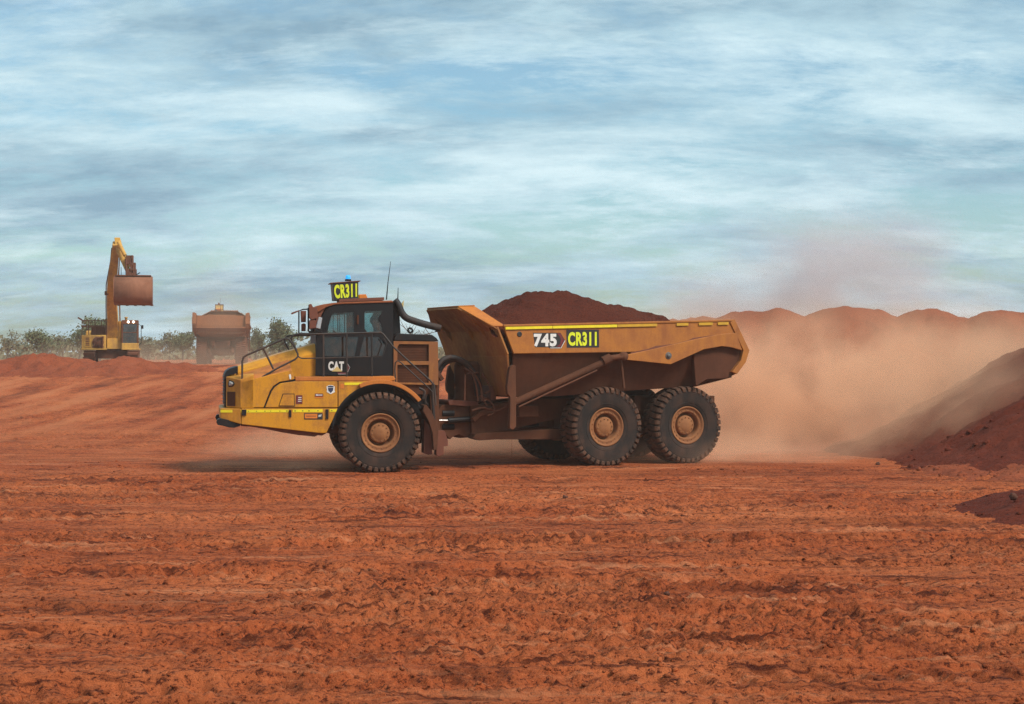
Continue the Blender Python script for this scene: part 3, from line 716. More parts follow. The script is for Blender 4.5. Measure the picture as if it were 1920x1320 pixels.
    w3 = [(0.295, 3.719), (-0.117, 3.728), (-0.098, 3.659), (-0.042, 3.596), (-0.029, 3.509), (-0.086, 3.435), (-0.117, 3.348), (-0.117, 3.198), (0.214, 3.197), (0.295, 3.309)]
    w4 = [(0.307, 3.116), (-0.048, 3.117), (-0.204, 2.949), (-0.129, 2.663), (0.419, 2.663), (0.35, 2.948)]
    cabs = None
    for s in (1, -1):
        m = MB(); m.holed(outl, [w1, w2, w3, w4], s * 0.90, s * 0.955)
        o = F(m, 'cab', 'black', T if cabs is None else cabs, 0.0)
        if cabs is None: cabs = o
        else: o.name = 'cab_side'
        for w_, g_, nm in ((w1, 'glass', 'door_window'), (w2, 'glass_dark', 'lower_window'), (w3, 'glass', 'rear_window'), (w4, 'glass_dark', 'lower_window')):
            m = MB(); m.prism(w_, s * 0.922, s * 0.928); F(m, nm, g_, cabs, 0)
        # raised door frame
        fo = [(1.254, 2.651), (1.266, 3.009), (1.217, 3.281), (1.131, 3.578), (1.082, 3.702), (0.995, 3.752), (0.438, 3.774), (0.364, 3.706), (0.352, 3.135), (0.476, 2.638)]
        m = MB(); m.holed(fo, [w1, w2], s * 0.955, s * 0.972); F(m, 'door_frame', 'black', cabs, 0.0)
        m = MB()
        for q in ([(0.877, 3.666), (0.859, 3.666), (0.859, 3.196), (0.877, 3.195)], [(0.766, 3.679), (0.741, 3.679), (0.741, 3.196), (0.766, 3.196)]): m.prism(q, s * 0.905, s * 0.92)
        F(m, 'window_bar', 'black', cabs, 0)
        m = MB(); m.prism([(0.478, 3.618), (0.434, 3.618), (0.434, 3.407), (0.478, 3.407)], s * 0.972, s * 1.0); F(m, 'door_handle', 'body_brown', cabs, 0.004)
    fr_ = outl[2:7]
    m = MB()
    for i in range(len(fr_) - 1): m.add([(fr_[i][0] - 0.02, -0.86, fr_[i][1]), (fr_[i][0] - 0.02, 0.86, fr_[i][1]), (fr_[i + 1][0] - 0.02, 0.86, fr_[i + 1][1]), (fr_[i + 1][0] - 0.02, -0.86, fr_[i + 1][1])], [(0, 1, 2, 3)], True)
    F(m, 'windscreen', 'glass', cabs, 0)
    for s in (1, -1):
        m = MB(); m.tube([(x, s * 0.91, z) for x, z in fr_], 0.045, 8); F(m, 'front_pillar', 'black', cabs, 0)
    xb, xf_ = outl[-1][0], outl[0][0]; zt_, z0_ = outl[8][1], outl[0][1]
    m = MB(); m.box(xf_ - 0.06, xf_ - 0.01, -0.9, 0.9, z0_, outl[2][1]); m.box(xb, xb + 0.05, -0.9, 0.9, z0_, z0_ + 0.75); m.box(xb, xb + 0.05, -0.9, 0.9, zt_ - 0.35, zt_ - 0.03)
    for yy in (-0.9, 0.2): m.box(xb, xb + 0.05, yy, yy + 0.7, z0_ + 0.75, zt_ - 0.35)
    m.box(xb + 0.05, xf_ - 0.06, -0.9, 0.9, z0_ + 0.01, z0_ + 0.07)
    F(m, 'cab_shell', 'black', cabs, 0)
    m = MB(); m.prism([(1.501, 3.773), (1.428, 3.823), (1.256, 3.867), (1.009, 3.906), (-0.345, 3.969), (-0.382, 3.924), (0.775, 3.881), (0.997, 3.863), (1.182, 3.806), (1.329, 3.712), (1.379, 3.687), (1.403, 3.737)], -0.985, 0.985); F(m, 'cab_roof', 'roof_dust', cabs, 0.012)
    for s in (1, -1):
        m = MB(); m.prism([(1.451, 3.737), (1.181, 3.825), (1.292, 3.626), (1.341, 3.478), (1.402, 3.428)], s * 0.85, s * 0.93); F(m, 'visor_cheek', 'dark_red', cabs, 0.006)
    # seat and controls inside
    sx_ = [(0.017, 2.763)][0][0]
    m = MB(); m.box(sx_ - 0.05, sx_ + 0.50, 0.05, 0.60, 2.55, 2.72); m.loft([(sx_ - 0.06, 0.05, 2.68), (sx_ + 0.10, 0.05, 2.68), (sx_ + 0.10, 0.60, 2.68), (sx_ - 0.06, 0.60, 2.68)], [(sx_ - 0.22, 0.08, 3.38), (sx_ - 0.10, 0.08, 3.38), (sx_ - 0.10, 0.57, 3.38), (sx_ - 0.22, 0.57, 3.38)])
    m.box(sx_ - 0.22, sx_ - 0.10, 0.20, 0.45, 3.40, 3.62); m.box(sx_ + 0.02, sx_ + 0.45, 0.62, 0.70, 2.85, 2.92)
    F(m, 'driver_seat', 'seat_cloth', cabs, 0.03)
    m = MB(); m.box(1.05, 1.36, -0.8, 0.85, 2.3, 2.95); m.tube([(1.1, 0.33, 2.85), (0.82, 0.33, 3.12)], 0.04)
    for k in range(20):
        a, b = 2 * math.pi * k / 20, 2 * math.pi * (k + 1) / 20
        f_ = lambda t: (0.82 + 0.15 * math.cos(t), 0.33 + 0.21 * math.sin(t), 3.12 + 0.15 * math.cos(t))
        m.tube([f_(a), f_(b)], 0.016, 6, False)
    F(m, 'dashboard', 'seat_cloth', cabs, 0.0)
    # logo on the cab door
    lg = MB(); lettering(lg, 'CAT', [(1.139, 2.546), (0.775, 2.545), (0.775, 2.328), (1.139, 2.329)], 0.968, 0.05); lo = F(lg, 'logo_letters', 'white', cabs, 0)
    lg = MB(); lg.prism([(1.059, 2.311), (0.935, 2.428), (0.812, 2.31)], 0.9685, 0.971); F(lg, 'logo_triangle', 'gold', cabs, 0)
    lg = MB(); lg.prism([(0.935, 2.286), (0.732, 2.285), (0.732, 2.514), (0.688, 2.483), (0.639, 2.403), (0.701, 2.279), (0.738, 2.242), (0.911, 2.255)], 0.956, 0.960); F(lg, 'logo_hexagon', 'deep_red', cabs, 0)
    lg = MB(); lg.tube([(x, 0.962, z) for x, z in [(0.7, 2.502), (0.638, 2.402), (0.712, 2.248), (0.91, 2.248)]], 0.006, 5); F(lg, 'logo_outline', 'silver', cabs, 0)
    # roof gear
    m = MB(); m.prism([(0.869, 3.998), (-0.188, 4.052), (-0.188, 3.98), (0.869, 3.929)], 0.1, 0.75); F(m, 'roof_rack', 'dark_red', bevel=0.006)
    m = MB(); m.prism([(0.386, 4.115), (0.228, 4.122), (0.191, 4.034), (0.386, 4.02)], 0.25, 0.65); F(m, 'roof_lamp', 'sticker_orange', bevel=0.01)
    sq = [(1.021, 4.374), (0.417, 4.417), (0.417, 3.986), (0.984, 3.97)]
    m = MB(); m.prism(sq, 0.12, 0.72); sg = F(m, 'number_sign', 'sign_black', bevel=0.006)
    tq = [(1.07, 4.382), (0.367, 4.439), (0.367, 4.419), (1.07, 4.362)]; m = MB(); m.prism(tq, 0.10, 0.74); F(m, 'sign_cap', 'dark_red', sg, 0.004)
    lq = [(0.996, 4.331), (0.448, 4.373), (0.448, 4.055), (0.965, 4.007)]
    m = MB(); lettering(m, 'CR311', lq, 0.7225, 0.045); F(m, 'sign_number', 'sign_yellow', sg, 0)
    sb = [(p_[0], p_[1]) for p_ in sq]
    m = MB(); m.box(sb[1][0] - 0.006, sb[1][0] - 0.001, 0.16, 0.68, sb[2][1] + 0.03, sb[1][1] - 0.03); F(m, 'sign_rear_face', 'sign_yellow', sg, 0)
    bx_ = [(0.632, 4.523)][0]
    m = MB(); m.lathe([(0.0, 0.0), (0.075, 0.0), (0.075, 0.035), (0.062, 0.045)], 18, 'z', (bx_[0], 0.45, sq[1][1] + 0.02)); bo = F(m, 'beacon', 'black', bevel=0)
    m = MB(); m.lathe([(0.062, 0.04), (0.058, 0.10), (0.045, 0.135), (0.0, 0.142)], 18, 'z', (bx_[0], 0.45, sq[1][1] + 0.02)); F(m, 'beacon_lens', 'beacon', bo, 0)
    for pts, r in (([(-0.294, 4.007), (-0.333, 4.439), (-0.396, 4.922)], (0.016, 0.010, 0.005)), ([(-0.567, 4.03), (-0.574, 4.301)], (0.014, 0.006))):
        m = MB(); m.tube(p3(0.3, pts), list(r), 6); F(m, 'antenna', 'black', bevel=0)
    # mirrors on both sides
    for s in (1, -1):
        yy = s * 1.25
        if s > 0:
            fpth = [(1.62, 3.766), (1.62, 3.496), (1.614, 3.239)]; fst = [(1.419, 3.73), (1.432, 3.215)]
            heads = (([(1.608, 3.852), (1.553, 3.864), (1.517, 3.791), (1.419, 3.791), (1.407, 3.546), (1.541, 3.497), (1.602, 3.545)], 1.08, 1.34), ([(1.59, 3.496), (1.432, 3.485), (1.444, 3.313), (1.602, 3.288)], 1.10, 1.32))
        else:
            fpth = [(1.463, 3.818), (1.58, 3.811), (1.677, 3.771), (1.677, 3.236), (1.45, 3.223)]; fst = [(1.257, 3.794), (1.27, 3.247)]
            heads = (([(1.638, 3.772), (1.508, 3.772), (1.515, 3.498), (1.625, 3.497)], 1.08, 1.30), ([(1.619, 3.445), (1.567, 3.471), (1.515, 3.445), (1.521, 3.275), (1.619, 3.275)], 1.08, 1.30))
        m = MB(); m.tube([(fst[0][0], s * 0.9, fst[0][1])] + [(x, yy, z) for x, z in fpth] + [(fst[1][0], s * 0.9, fst[1][1])], 0.018, 6)
        mf = F(m, 'mirror_frame', 'black', bevel=0)
        for q, y0_, y1_ in heads:
            m = MB(); m.prism(q, s * y0_, s * y1_); F(m, 'mirror_head', 'dark_red', mf, 0.012)
        if s < 0:
            m = MB(); m.prism([(1.878, 3.705), (1.852, 3.731), (1.684, 3.791), (1.684, 3.758), (1.852, 3.679)], -1.20, -1.02); F(m, 'mirror_arm', 'dark_red', mf, 0.008)
        m = MB(); m.prism([(1.369, 3.573), (1.283, 3.549), (1.332, 3.291), (1.43, 3.315)], s * 1.02, s * 1.10); F(m, 'side_lamp', 'mirror_face', mf, 0.010)
        m = MB(); m.prism([(1.461, 3.278), (1.29, 3.291), (1.29, 3.217), (1.436, 3.21)], s * 0.95, s * 1.08); F(m, 'lamp_bracket', 'black', mf, 0.01)
    # ---------------- handrails
    for s in (1, -1):
        yh = s * 1.44
        def rail(name, pts, r=0.023, y=yh, par=T):
            m = MB(); m.tube([(x, y, z) for x, z in pts], r, 8); return F(m, name, 'rail', par, 0)
        if s > 0: h1 = rail('handrail', [(3.075, 1.481), (3.105, 1.855), (3.117, 2.121), (3.117, 2.543), (3.087, 2.64), (3.022, 2.688), (2.569, 2.882), (2.185, 3.058), (2.113, 3.07), (2.053, 3.04), (1.945, 2.882), (1.866, 2.712), (1.872, 2.651), (1.932, 2.591), (2.329, 2.391), (2.688, 2.18), (2.831, 2.108), (3.105, 2.091)])
        if s > 0: rail('rail_brace', [(2.64, 2.833), (2.419, 2.373)], par=h1)
        h2 = rail('handrail', [(1.896, 2.797), (2.005, 3.004), (2.017, 3.076), (1.957, 3.149), (1.872, 3.168), (1.304, 3.175), (0.266, 3.203), (-0.029, 3.21), (-0.078, 3.179), (-0.313, 2.885), (-0.722, 2.503), (-1.17, 2.107), (-1.27, 1.995), (-1.307, 1.525)])
        rail('lower_rail', [(1.884, 2.712), (1.836, 2.639), (1.776, 2.615), (1.304, 2.621), (0.634, 2.639), (-0.054, 2.663), (-0.084, 2.712), (-0.165, 2.958), (-0.091, 3.081)], 0.014, par=h2)
        for a, b, zt2 in ((605.5, 607, 626), (649.5, 651.5, 625), (697.5, 700, 624)):
            rail('rail_post', PXF_LIN2(a, b, zt2, 713), 0.022, par=h2)
        rail('step_rail', [(-0.375, 2.072), (-0.35, 2.331), (-0.362, 2.515), (-0.424, 2.565), (-0.498, 2.515), (-1.095, 1.971), (-1.232, 1.834), (-1.257, 1.525)], 0.016, par=h2)
    # ---------------- engine cabinet behind the cab
    cf = [(-0.382, 3.018), (-1.428, 3.007), (-1.44, 1.985), (-0.382, 2.014)]
    m = MB(); m.holed(cf, [[(-0.47, 2.887), (-0.52, 2.949), (-1.212, 2.944), (-1.212, 2.55), (-0.47, 2.557)], [(-0.47, 2.463), (-1.212, 2.462), (-1.212, 2.036), (-0.47, 2.052)]], 0.95, 0.99); co = F(m, 'engine_cabinet', 'head_yellow', bevel=0.0)
    m = MB(); m.holed([(x, z) for x, z in cf], [[(-0.47, 2.887), (-0.52, 2.949), (-1.212, 2.944), (-1.212, 2.55), (-0.47, 2.557)], [(-0.47, 2.463), (-1.212, 2.462), (-1.212, 2.036), (-0.47, 2.052)]], -0.99, -0.95); F(m, 'cabinet_side', 'head_yellow', co, 0)
    m = MB(); m.box(cf[1][0], cf[0][0], -0.945, 0.93, cf[3][1] - 0.25, cf[0][1] - 0.01); F(m, 'cabinet_core', 'body_brown', co, 0.01)
    m = MB()
    for k in range(15):
        zq = cf[3][1] + 0.02 + k * (cf[0][1] - cf[3][1] - 0.1) / 15
        m.box(cf[1][0] + 0.22, cf[0][0] - 0.09, 0.93, 0.938, zq, zq + 0.018)
    F(m, 'cabinet_louvre', 'frame_brown', co, 0)
    m = MB(); m.prism([(-0.392, 3.025), (-0.417, 3.137), (-0.493, 3.2), (-0.858, 3.182), (-1.288, 3.171), (-1.402, 3.089), (-1.453, 3.014)], -0.97, 0.97); F(m, 'cabinet_cover', 'black', co, 0.02)
    m = MB(); m.prism([(-0.417, 3.944), (-0.505, 3.957), (-0.581, 3.643), (-0.606, 3.203), (-0.417, 3.064)], -0.5, 0.55); F(m, 'air_cleaner', 'black', bevel=0.03)
    m = MB(); m.tube(smooth_path(p3(0.62, [(-0.452, 3.997), (-0.541, 3.872), (-0.617, 3.696), (-0.731, 3.57), (-0.96, 3.483), (-1.215, 3.408), (-1.547, 3.327)])), 0.085, 12); F(m, 'exhaust_pipe', 'hose', bevel=0)
    m = MB(); m.prism([(-0.62, 3.847), (-0.722, 4.001), (-0.71, 3.835), (-0.658, 3.733), (-0.607, 3.732)], 0.12, 0.24); F(m, 'rain_cap', 'gold', bevel=0.006)
    m = MB(); m.lathe([(0.05, -0.03), (0.075, 0), (0.05, 0.03), (0.03, 0), (0.05, -0.03)], 14, 'y', ([(-0.809, 3.254)][0][0], 0.7, [(-0.809, 3.254)][0][1] + 0.02)); F(m, 'lifting_eye', 'black', bevel=0)
    # ---------------- clutter of the hitch
    m = MB(); m.prism([(-1.224, 1.997), (-1.326, 2.11), (-1.529, 2.335), (-1.478, 2.26), (-1.465, 1.381), (-1.503, 0.852), (-1.326, 0.904), (-1.275, 1.382)], 0.45, 0.9); F(m, 'rear_bulkhead', 'frame_brown', bevel=0.01)
    m = MB(); m.prism([(-1.382, 2.286), (-1.445, 2.336), (-1.584, 2.135), (-1.508, 2.072)], 0.80, 0.98); F(m, 'hose_clamp', 'frame_brown', bevel=0.01)
    for pts, yq, r in (([(-1.25, 2.06), (-1.174, 1.822), (-1.136, 1.609), (-1.212, 1.508)], 0.9, 0.03), ([(-1.311, 2.011), (-1.298, 1.698), (-1.336, 1.135)], 1.0, 0.035), ([(-1.458, 2.258), (-1.432, 1.753), (-1.42, 0.995)], 0.7, 0.06), ([(-0.968, 1.915), (-1.094, 1.839), (-1.056, 1.665)], 1.1, 0.03)):
        m = MB(); m.tube(smooth_path(p3(yq, pts)), r, 8); F(m, 'pipe', 'hose', bevel=0)

    # ================ rear frame (turned about the hitch) ================
    m = MB(); m.prism([(0.128, 1.368), (0.018, 1.493), (-0.202, 1.529), (-0.257, 1.464), (-0.743, 1.483), (-0.757, 0.791), (-0.562, 0.718), (-0.423, 0.785), (-0.285, 0.75), (-0.202, 0.676), (-0.092, 0.78), (0.073, 0.834)], -0.5, 0.5); Rr(m, 'hitch', 'frame_brown', bevel=0.015)
    m = MB(); m.tube(p3(0.62, [(0.279, 1.139), (-0.118, 1.132)]), 0.026, 10); Rr(m, 'steering_rod', 'chrome', bevel=0)
    m = MB(); m.tube(p3(0.62, [(-0.09, 1.132), (-0.643, 1.154)]), 0.07, 12); m.tube(p3(0.45, [(0.004, 1.299), (-0.299, 1.294)]), 0.09, 10); m.tube(p3(0.45, [(0.004, 0.981), (-0.299, 0.975)]), 0.09, 10); Rr(m, 'steering_cylinder', 'black', bevel=0)
    for s in (1, -1):
        m = MB(); m.prism([(-0.671, 1.486), (-1.771, 1.574), (-2.346, 1.619), (-7.554, 1.638), (-7.554, 1.321), (-5.029, 1.022), (-3.075, 1.137), (-2.129, 0.959), (-1.345, 0.807), (-0.713, 0.795)], s * 0.42, s * 0.62); Rr(m, 'rear_frame_rail', 'frame_brown', bevel=0.012)
        m = MB(); m.prism([(-0.67, 0.7), (-0.754, 0.8), (-1.075, 0.832), (-3.156, 0.892), (-4.499, 0.824), (-4.499, 0.612), (-3.156, 0.616), (-1.286, 0.66), (-0.865, 0.645)], s * 0.45, s * 0.75); Rr(m, 'suspension_arm', 'frame_brown', bevel=0.015)
        m = MB(); m.prism([(-1.669, 1.519), (-1.57, 1.418), (-0.868, 1.237), (-0.702, 1.088), (-0.633, 1.19), (-0.868, 1.364), (-1.499, 1.56)], s * 0.70, s * 0.82); Rr(m, 'hoist_bracket', 'frame_brown', bevel=0.01)
        m = MB(); m.prism([(-1.745, 1.473), (-2.257, 1.478), (-2.257, 1.208), (-1.745, 1.204)], s * 0.62, s * 1.10); Rr(m, 'side_box', 'frame_brown', bevel=0.01)
        m = MB(); m.prism([(-5.024, 1.673), (-5.207, 1.671), (-5.207, 1.297), (-5.024, 1.3)], s * 0.6, s * 0.9); Rr(m, 'body_pad', 'frame_brown', bevel=0.01)
        m = MB(); m.prism([(-3.616, 1.063), (-7.312, 1.104), (-7.392, 0.857), (-7.152, 0.699), (-3.764, 0.693)], s * 0.70, s * 0.88); Rr(m, 'walking_beam', 'frame_brown', bevel=0.02)
    m = MB(); m.box(-6.6, -1.4, -0.42, 0.42, 1.20, 1.32); m.box(-3.2, -3.0, -0.42, 0.42, 0.9, 1.5); m.box(-6.8, -6.6, -0.62, 0.62, 1.15, 1.55); Rr(m, 'cross_member', 'frame_brown', bevel=0.01)
    for x in (-3.83, -6.12):
        m = MB(); m.lathe([(0.0, -1.3), (0.16, -1.28), (0.17, -0.4), (0.33, -0.2), (0.33, 0.2), (0.17, 0.4), (0.16, 1.28), (0.0, 1.3)], 20, c=(x, 0, 0.925)); Rr(m, 'axle', 'frame_brown', bevel=0)
        for s in (1, -1): add_wheel(T, x, s, True)
    # hydraulic hoses arching over the hitch
    for k, dy in enumerate((0.05, 0.24, -0.2)):
        m = MB(); m.tube(smooth_path([(x, 0.62 + dy, z) for x, z in HOSE[k]]), 0.066, 10); Rr(m, 'hydraulic_hose', 'hose', bevel=0)
    m = MB(); m.lathe([(0.0, 0), (0.32, 0), (0.34, 0.08), (0.30, 0.12), (0.29, 0.38), (0.31, 0.42), (0.31, 0.90), (0.26, 1.0), (0.0, 1.02)], 20, 'z', ([(-0.74, 1.733)][0][0], 0.25, [(-0.74, 1.54)][0][1])); Rr(m, 'grease_tank', 'frame_brown', bevel=0)
    m = MB()
    for pts in ([(-0.376, 2.384), (-0.569, 2.257), (-0.693, 1.939), (-0.735, 1.596)], [(-0.513, 2.383), (-0.693, 2.18), (-0.832, 1.874), (-0.832, 1.594)], [(-0.582, 1.369), (-0.86, 1.441), (-1.209, 1.36), (-1.49, 1.484)], [(-0.656, 2.203), (-0.795, 1.998), (-0.851, 1.679), (-0.977, 1.486)], [(-0.843, 2.254), (-1.011, 1.998), (-1.039, 1.844), (-0.913, 1.769)], [(-0.773, 1.719), (-0.983, 1.64), (-1.123, 1.511), (-1.165, 1.331), (-0.983, 1.244)], [(-0.402, 2.228), (-0.388, 1.617)], [(-0.457, 2.254), (-0.736, 2.278)]):
        m.tube(smooth_path(p3(0.92, pts)), 0.024, 6)
    Rr(m, 'hydraulic_lines', 'machine_brown', bevel=0)
    m = MB(); m.prism([(-0.097, 1.588), (-0.152, 1.625), (-0.843, 1.578), (-0.913, 1.488), (-0.565, 1.467), (-0.125, 1.499)], -0.5, 0.62); m.box(-1.35, -1.2, -0.55, 0.62, 1.6, 1.95); Rr(m, 'hitch_cover', 'dark_red', bevel=0.01)
    # ---------------- dump body
    B = MB()
    fold = [(-0.86, 1.86, 3.28), (-0.86, -1.86, 3.28)]
    top = [(-0.955, 3.364), (-7.334, 3.548)]; low = [(-1.222, 2.725), (-4.338, 2.765), (-5.811, 2.871), (-7.461, 3.195)]
    up_poly = [top[0], top[1], low[3], low[2], low[1], low[0]]
    body = None
    for s in (1, -1):
        m = MB(); m.prism(up_poly, s * 1.82, s * 1.90)
        if body is None:
            body = Rr(m, 'dump_body', 'body_yellow', bevel=0.012)
        else: Rr(m, 'upper_side', 'body_yellow', body, 0.012)
        tr_ = [(-0.955, 3.402), (-7.334, 3.582), (-7.334, 3.535), (-0.955, 3.352)]; m = MB(); m.prism(tr_, s * 1.76, s * 1.925); Rr(m, 'top_rail', 'body_yellow', body, 0.01)
        # lower side, leaning in towards the floor
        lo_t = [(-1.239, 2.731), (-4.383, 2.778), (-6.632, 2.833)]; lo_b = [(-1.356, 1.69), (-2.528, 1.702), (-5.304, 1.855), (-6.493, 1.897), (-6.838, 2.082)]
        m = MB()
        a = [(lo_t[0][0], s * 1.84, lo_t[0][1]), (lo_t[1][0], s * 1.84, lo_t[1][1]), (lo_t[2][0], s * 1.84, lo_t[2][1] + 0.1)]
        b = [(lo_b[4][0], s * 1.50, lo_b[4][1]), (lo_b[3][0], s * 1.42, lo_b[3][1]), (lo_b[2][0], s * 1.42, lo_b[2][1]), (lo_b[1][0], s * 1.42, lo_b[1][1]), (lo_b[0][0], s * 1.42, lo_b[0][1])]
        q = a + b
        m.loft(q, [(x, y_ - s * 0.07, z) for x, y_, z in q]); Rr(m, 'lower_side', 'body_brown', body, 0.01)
        # tail chute cheek
        tl = [(-6.155, 2.872), (-6.964, 3.033), (-7.374, 3.543), (-7.787, 2.808), (-7.676, 2.512), (-7.421, 2.218), (-7.152, 2.106), (-6.573, 2.09), (-6.247, 1.92)]
        m = MB(); m.prism(tl, s * 1.66, s * 1.82); Rr(m, 'tail_cheek', 'body_brown', body, 0.015)
        tf = [(-7.334, 3.555), (-7.755, 2.807), (-7.644, 2.512), (-7.382, 2.212), (-7.239, 2.273), (-7.493, 2.553), (-7.572, 2.807), (-7.176, 3.513)]; m = MB(); m.prism(tf, s * 1.80, s * 1.93); Rr(m, 'tail_flange', 'body_yellow', body, 0.012)
        arm = [(-4.054, 2.674), (-4.823, 2.81), (-6.08, 3.068), (-6.824, 3.204), (-7.326, 3.247), (-7.516, 2.807), (-7.2, 2.886), (-6.918, 2.912), (-6.389, 2.832), (-5.44, 2.465), (-4.186, 2.578)]; m = MB(); m.prism(arm, s * 1.88, s * 1.96); ao = Rr(m, 'side_rib', 'body_yellow', body, 0.012)
        bc = [(-5.373, 2.674)][0]; m = MB(); m.lathe([(0.0, 0.035), (0.05, 0.035), (0.055, 0.0)] if s > 0 else [(0.0, -0.035), (0.05, -0.035), (0.055, 0.0)], 16, 'y', (bc[0], s * 1.96, bc[1])); m.lathe([(0.06, s * 0.002), (0.085, s * 0.012), (0.09, 0.0)], 16, 'y', (bc[0], s * 1.96, bc[1])); Rr(m, 'bolt', 'grey_plastic', body, 0)
        cr = [(-4.338, 2.752), (-4.828, 2.843), (-5.053, 2.915), (-5.536, 2.962), (-5.964, 3.055), (-6.117, 3.115), (-6.847, 3.205), (-6.894, 3.165), (-6.117, 3.029), (-4.903, 2.778), (-4.367, 2.674)]; m = MB(); m.prism(cr, s * 1.895, s * 1.912); Rr(m, 'rib_gap', 'dark_red', body, 0)
        pp = MB(); pp.tube(p3(s * 1.80, [(-4.113, 2.623), (-4.157, 2.377), (-4.187, 2.118), (-4.216, 1.885)]), 0.035, 8); Rr(pp, 'drain_pipe', 'frame_brown', body, 0)
        pst = [(-1.105, 2.339), (-1.133, 2.414), (-1.202, 2.463), (-1.27, 2.438), (-1.284, 1.765), (-1.284, 1.017), (-1.202, 0.944), (-1.119, 0.983), (-1.133, 1.705), (-1.064, 1.792), (-1.051, 1.954)]; m = MB(); m.prism(pst, s * 1.78, s * 1.90); Rr(m, 'body_prop', 'frame_brown', bevel=0.012)
        for a_, b_, w_ in ((948, 1035, 'tape'), (1036, 1156, 'tape'), (1157, 1231, 'tape_worn'), (1268, 1290, 'tape_worn'), (1310, 1336, 'tape_worn'), (1346, 1366, 'tape_worn')):
            q = RLIN(a_, b_); m = MB(); m.prism(q, s * 1.926, s * 1.931); Rr(m, 'reflective_tape', w_, body, 0)
        hl = [(-1.367, 3.18)][0]; m = MB(); m.lathe([(0.035, s * 0.004), (0.06, s * 0.012), (0.065, 0.0)], 14, 'y', (hl[0], s * 1.90, hl[1])); m.lathe([(0.0, s * 0.003), (0.036, s * 0.003)], 14, 'y', (hl[0], s * 1.90, hl[1])); Rr(m, 'port', 'sign_black', body, 0)
        # hoist
        hp = [(-1.327, 1.548), (-3.715, 2.558)]; m = MB(); m.tube([(hp[0][0], s * 1.58, hp[0][1]), (hp[1][0], s * 1.90, hp[1][1])], 0.085, 14); hc = Rr(m, 'hoist_cylinder', 'frame_brown', bevel=0)
        hp2 = [(-3.576, 2.534), (-3.779, 2.623)]; m = MB(); m.tube([(hp2[0][0], s * 1.895, hp2[0][1]), (hp2[1][0], s * 1.915, hp2[1][1])], 0.115, 14); Rr(m, 'cylinder_collar', 'frame_brown', hc, 0)
        hp3 = [(-3.765, 2.617), (-4.131, 2.661)]; m = MB(); m.tube([(hp3[0][0], s * 1.91, hp3[0][1]), (hp3[1][0], s * 1.92, hp3[1][1])], 0.07, 10); m.lathe([(0.0, 0.10), (0.11, 0.10), (0.11, -0.10), (0, -0.10)], 14, 'y', (hp3[1][0], s * 1.88, hp3[1][1])); Rr(m, 'cylinder_eye', 'frame_brown', hc, 0)
        hp4 = [(-1.452, 1.471), (-3.395, 2.328)]; m = MB(); m.tube([(hp4[0][0], s * 1.68, hp4[0][1]), (hp4[1][0], s * 1.96, hp4[1][1])], 0.02, 6); Rr(m, 'cylinder_line', 'machine_brown', hc, 0)
        # canopy wing: broad strip from the canopy down to the rail
        m = MB(); m.plate([(-0.20, s * 0.99, 3.835), (-0.62, s * 1.0, 3.85), (-1.0, s * 1.90, 3.375), (-0.68, s * 1.86, 3.375)], 0.03 * s); Rr(m, 'canopy_wing', 'yellow_orange', body, 0.006)
        m = MB(); m.plate([(-0.20, s * 0.99, 3.80), (-0.68, s * 1.86, 3.36), (-0.86, s * 1.86, 3.26), (-0.80, s * 0.99, 3.32)], 0.03 * s); Rr(m, 'canopy_cheek', 'head_yellow', body, 0.004)
        crn = MB(); crn.plate([(-0.84, s * 1.86, 3.37), (-0.84, s * 1.70, 3.30), (-1.10, s * 1.70, 2.70), (-1.12, s * 1.86, 2.72)], 0.05 * s); Rr(crn, 'corner_post', 'head_yellow', body, 0.01)
    m = MB(); m.plate([(-0.20, -0.99, 3.83), (-0.20, 0.99, 3.83), (-0.62, 1.0, 3.85), (-0.62, -1.0, 3.85)], 0.03); Rr(m, 'canopy_top', 'body_yellow', body, 0.006)
    m = MB(); m.plate([(-0.20, -0.99, 3.82), (-0.20, 0.99, 3.82), (-0.86, 1.80, 3.27), (-0.86, -1.80, 3.27)], -0.04); Rr(m, 'canopy', 'head_yellow', body, 0.006)
    m = MB(); m.plate([(-0.86, -1.84, 3.28), (-0.86, 1.84, 3.28), (-1.10, 1.84, 2.69), (-1.10, -1.84, 2.69)], -0.05); Rr(m, 'headboard', 'head_yellow', body, 0.01)
    m = MB(); m.plate([(-1.12, -1.84, 2.68), (-1.12, 1.84, 2.68), (-1.38, 1.42, 1.74), (-1.38, -1.42, 1.74)], -0.06); Rr(m, 'front_wall', 'head_yellow', body, 0.01)
    m = MB(); m.box(-1.12, -1.06, -1.82, 1.82, 2.66, 2.72); Rr(m, 'headboard_ledge', 'body_yellow', body, 0.008)
    for yg in (-1.05, 0.30, 1.15):
        m = MB(); m.plate([(-0.30, yg, 3.72), (-0.84, yg, 3.26), (-0.95, yg, 2.98), (-0.78, yg, 3.16)], 0.03); Rr(m, 'gusset', 'head_yellow', body, 0.003)
    fx = [(-1.356, 1.69), (-6.493, 1.897), (-7.425, 2.105)]; m = MB()
    m.loft([(fx[0][0], -1.4, fx[0][1]), (fx[1][0], -1.4, fx[1][1]), (fx[2][0], -1.62, fx[2][1] + 0.02), (fx[2][0], -1.62, fx[2][1] + 0.14), (fx[1][0], -1.4, fx[1][1] + 0.1), (fx[0][0], -1.4, fx[0][1] + 0.1)],
           [(fx[0][0], 1.4, fx[0][1]), (fx[1][0], 1.4, fx[1][1]), (fx[2][0], 1.62, fx[2][1] + 0.02), (fx[2][0], 1.62, fx[2][1] + 0.14), (fx[1][0], 1.4, fx[1][1] + 0.1), (fx[0][0], 1.4, fx[0][1] + 0.1)])
    Rr(m, 'body_floor', 'body_brown', body, 0.008)
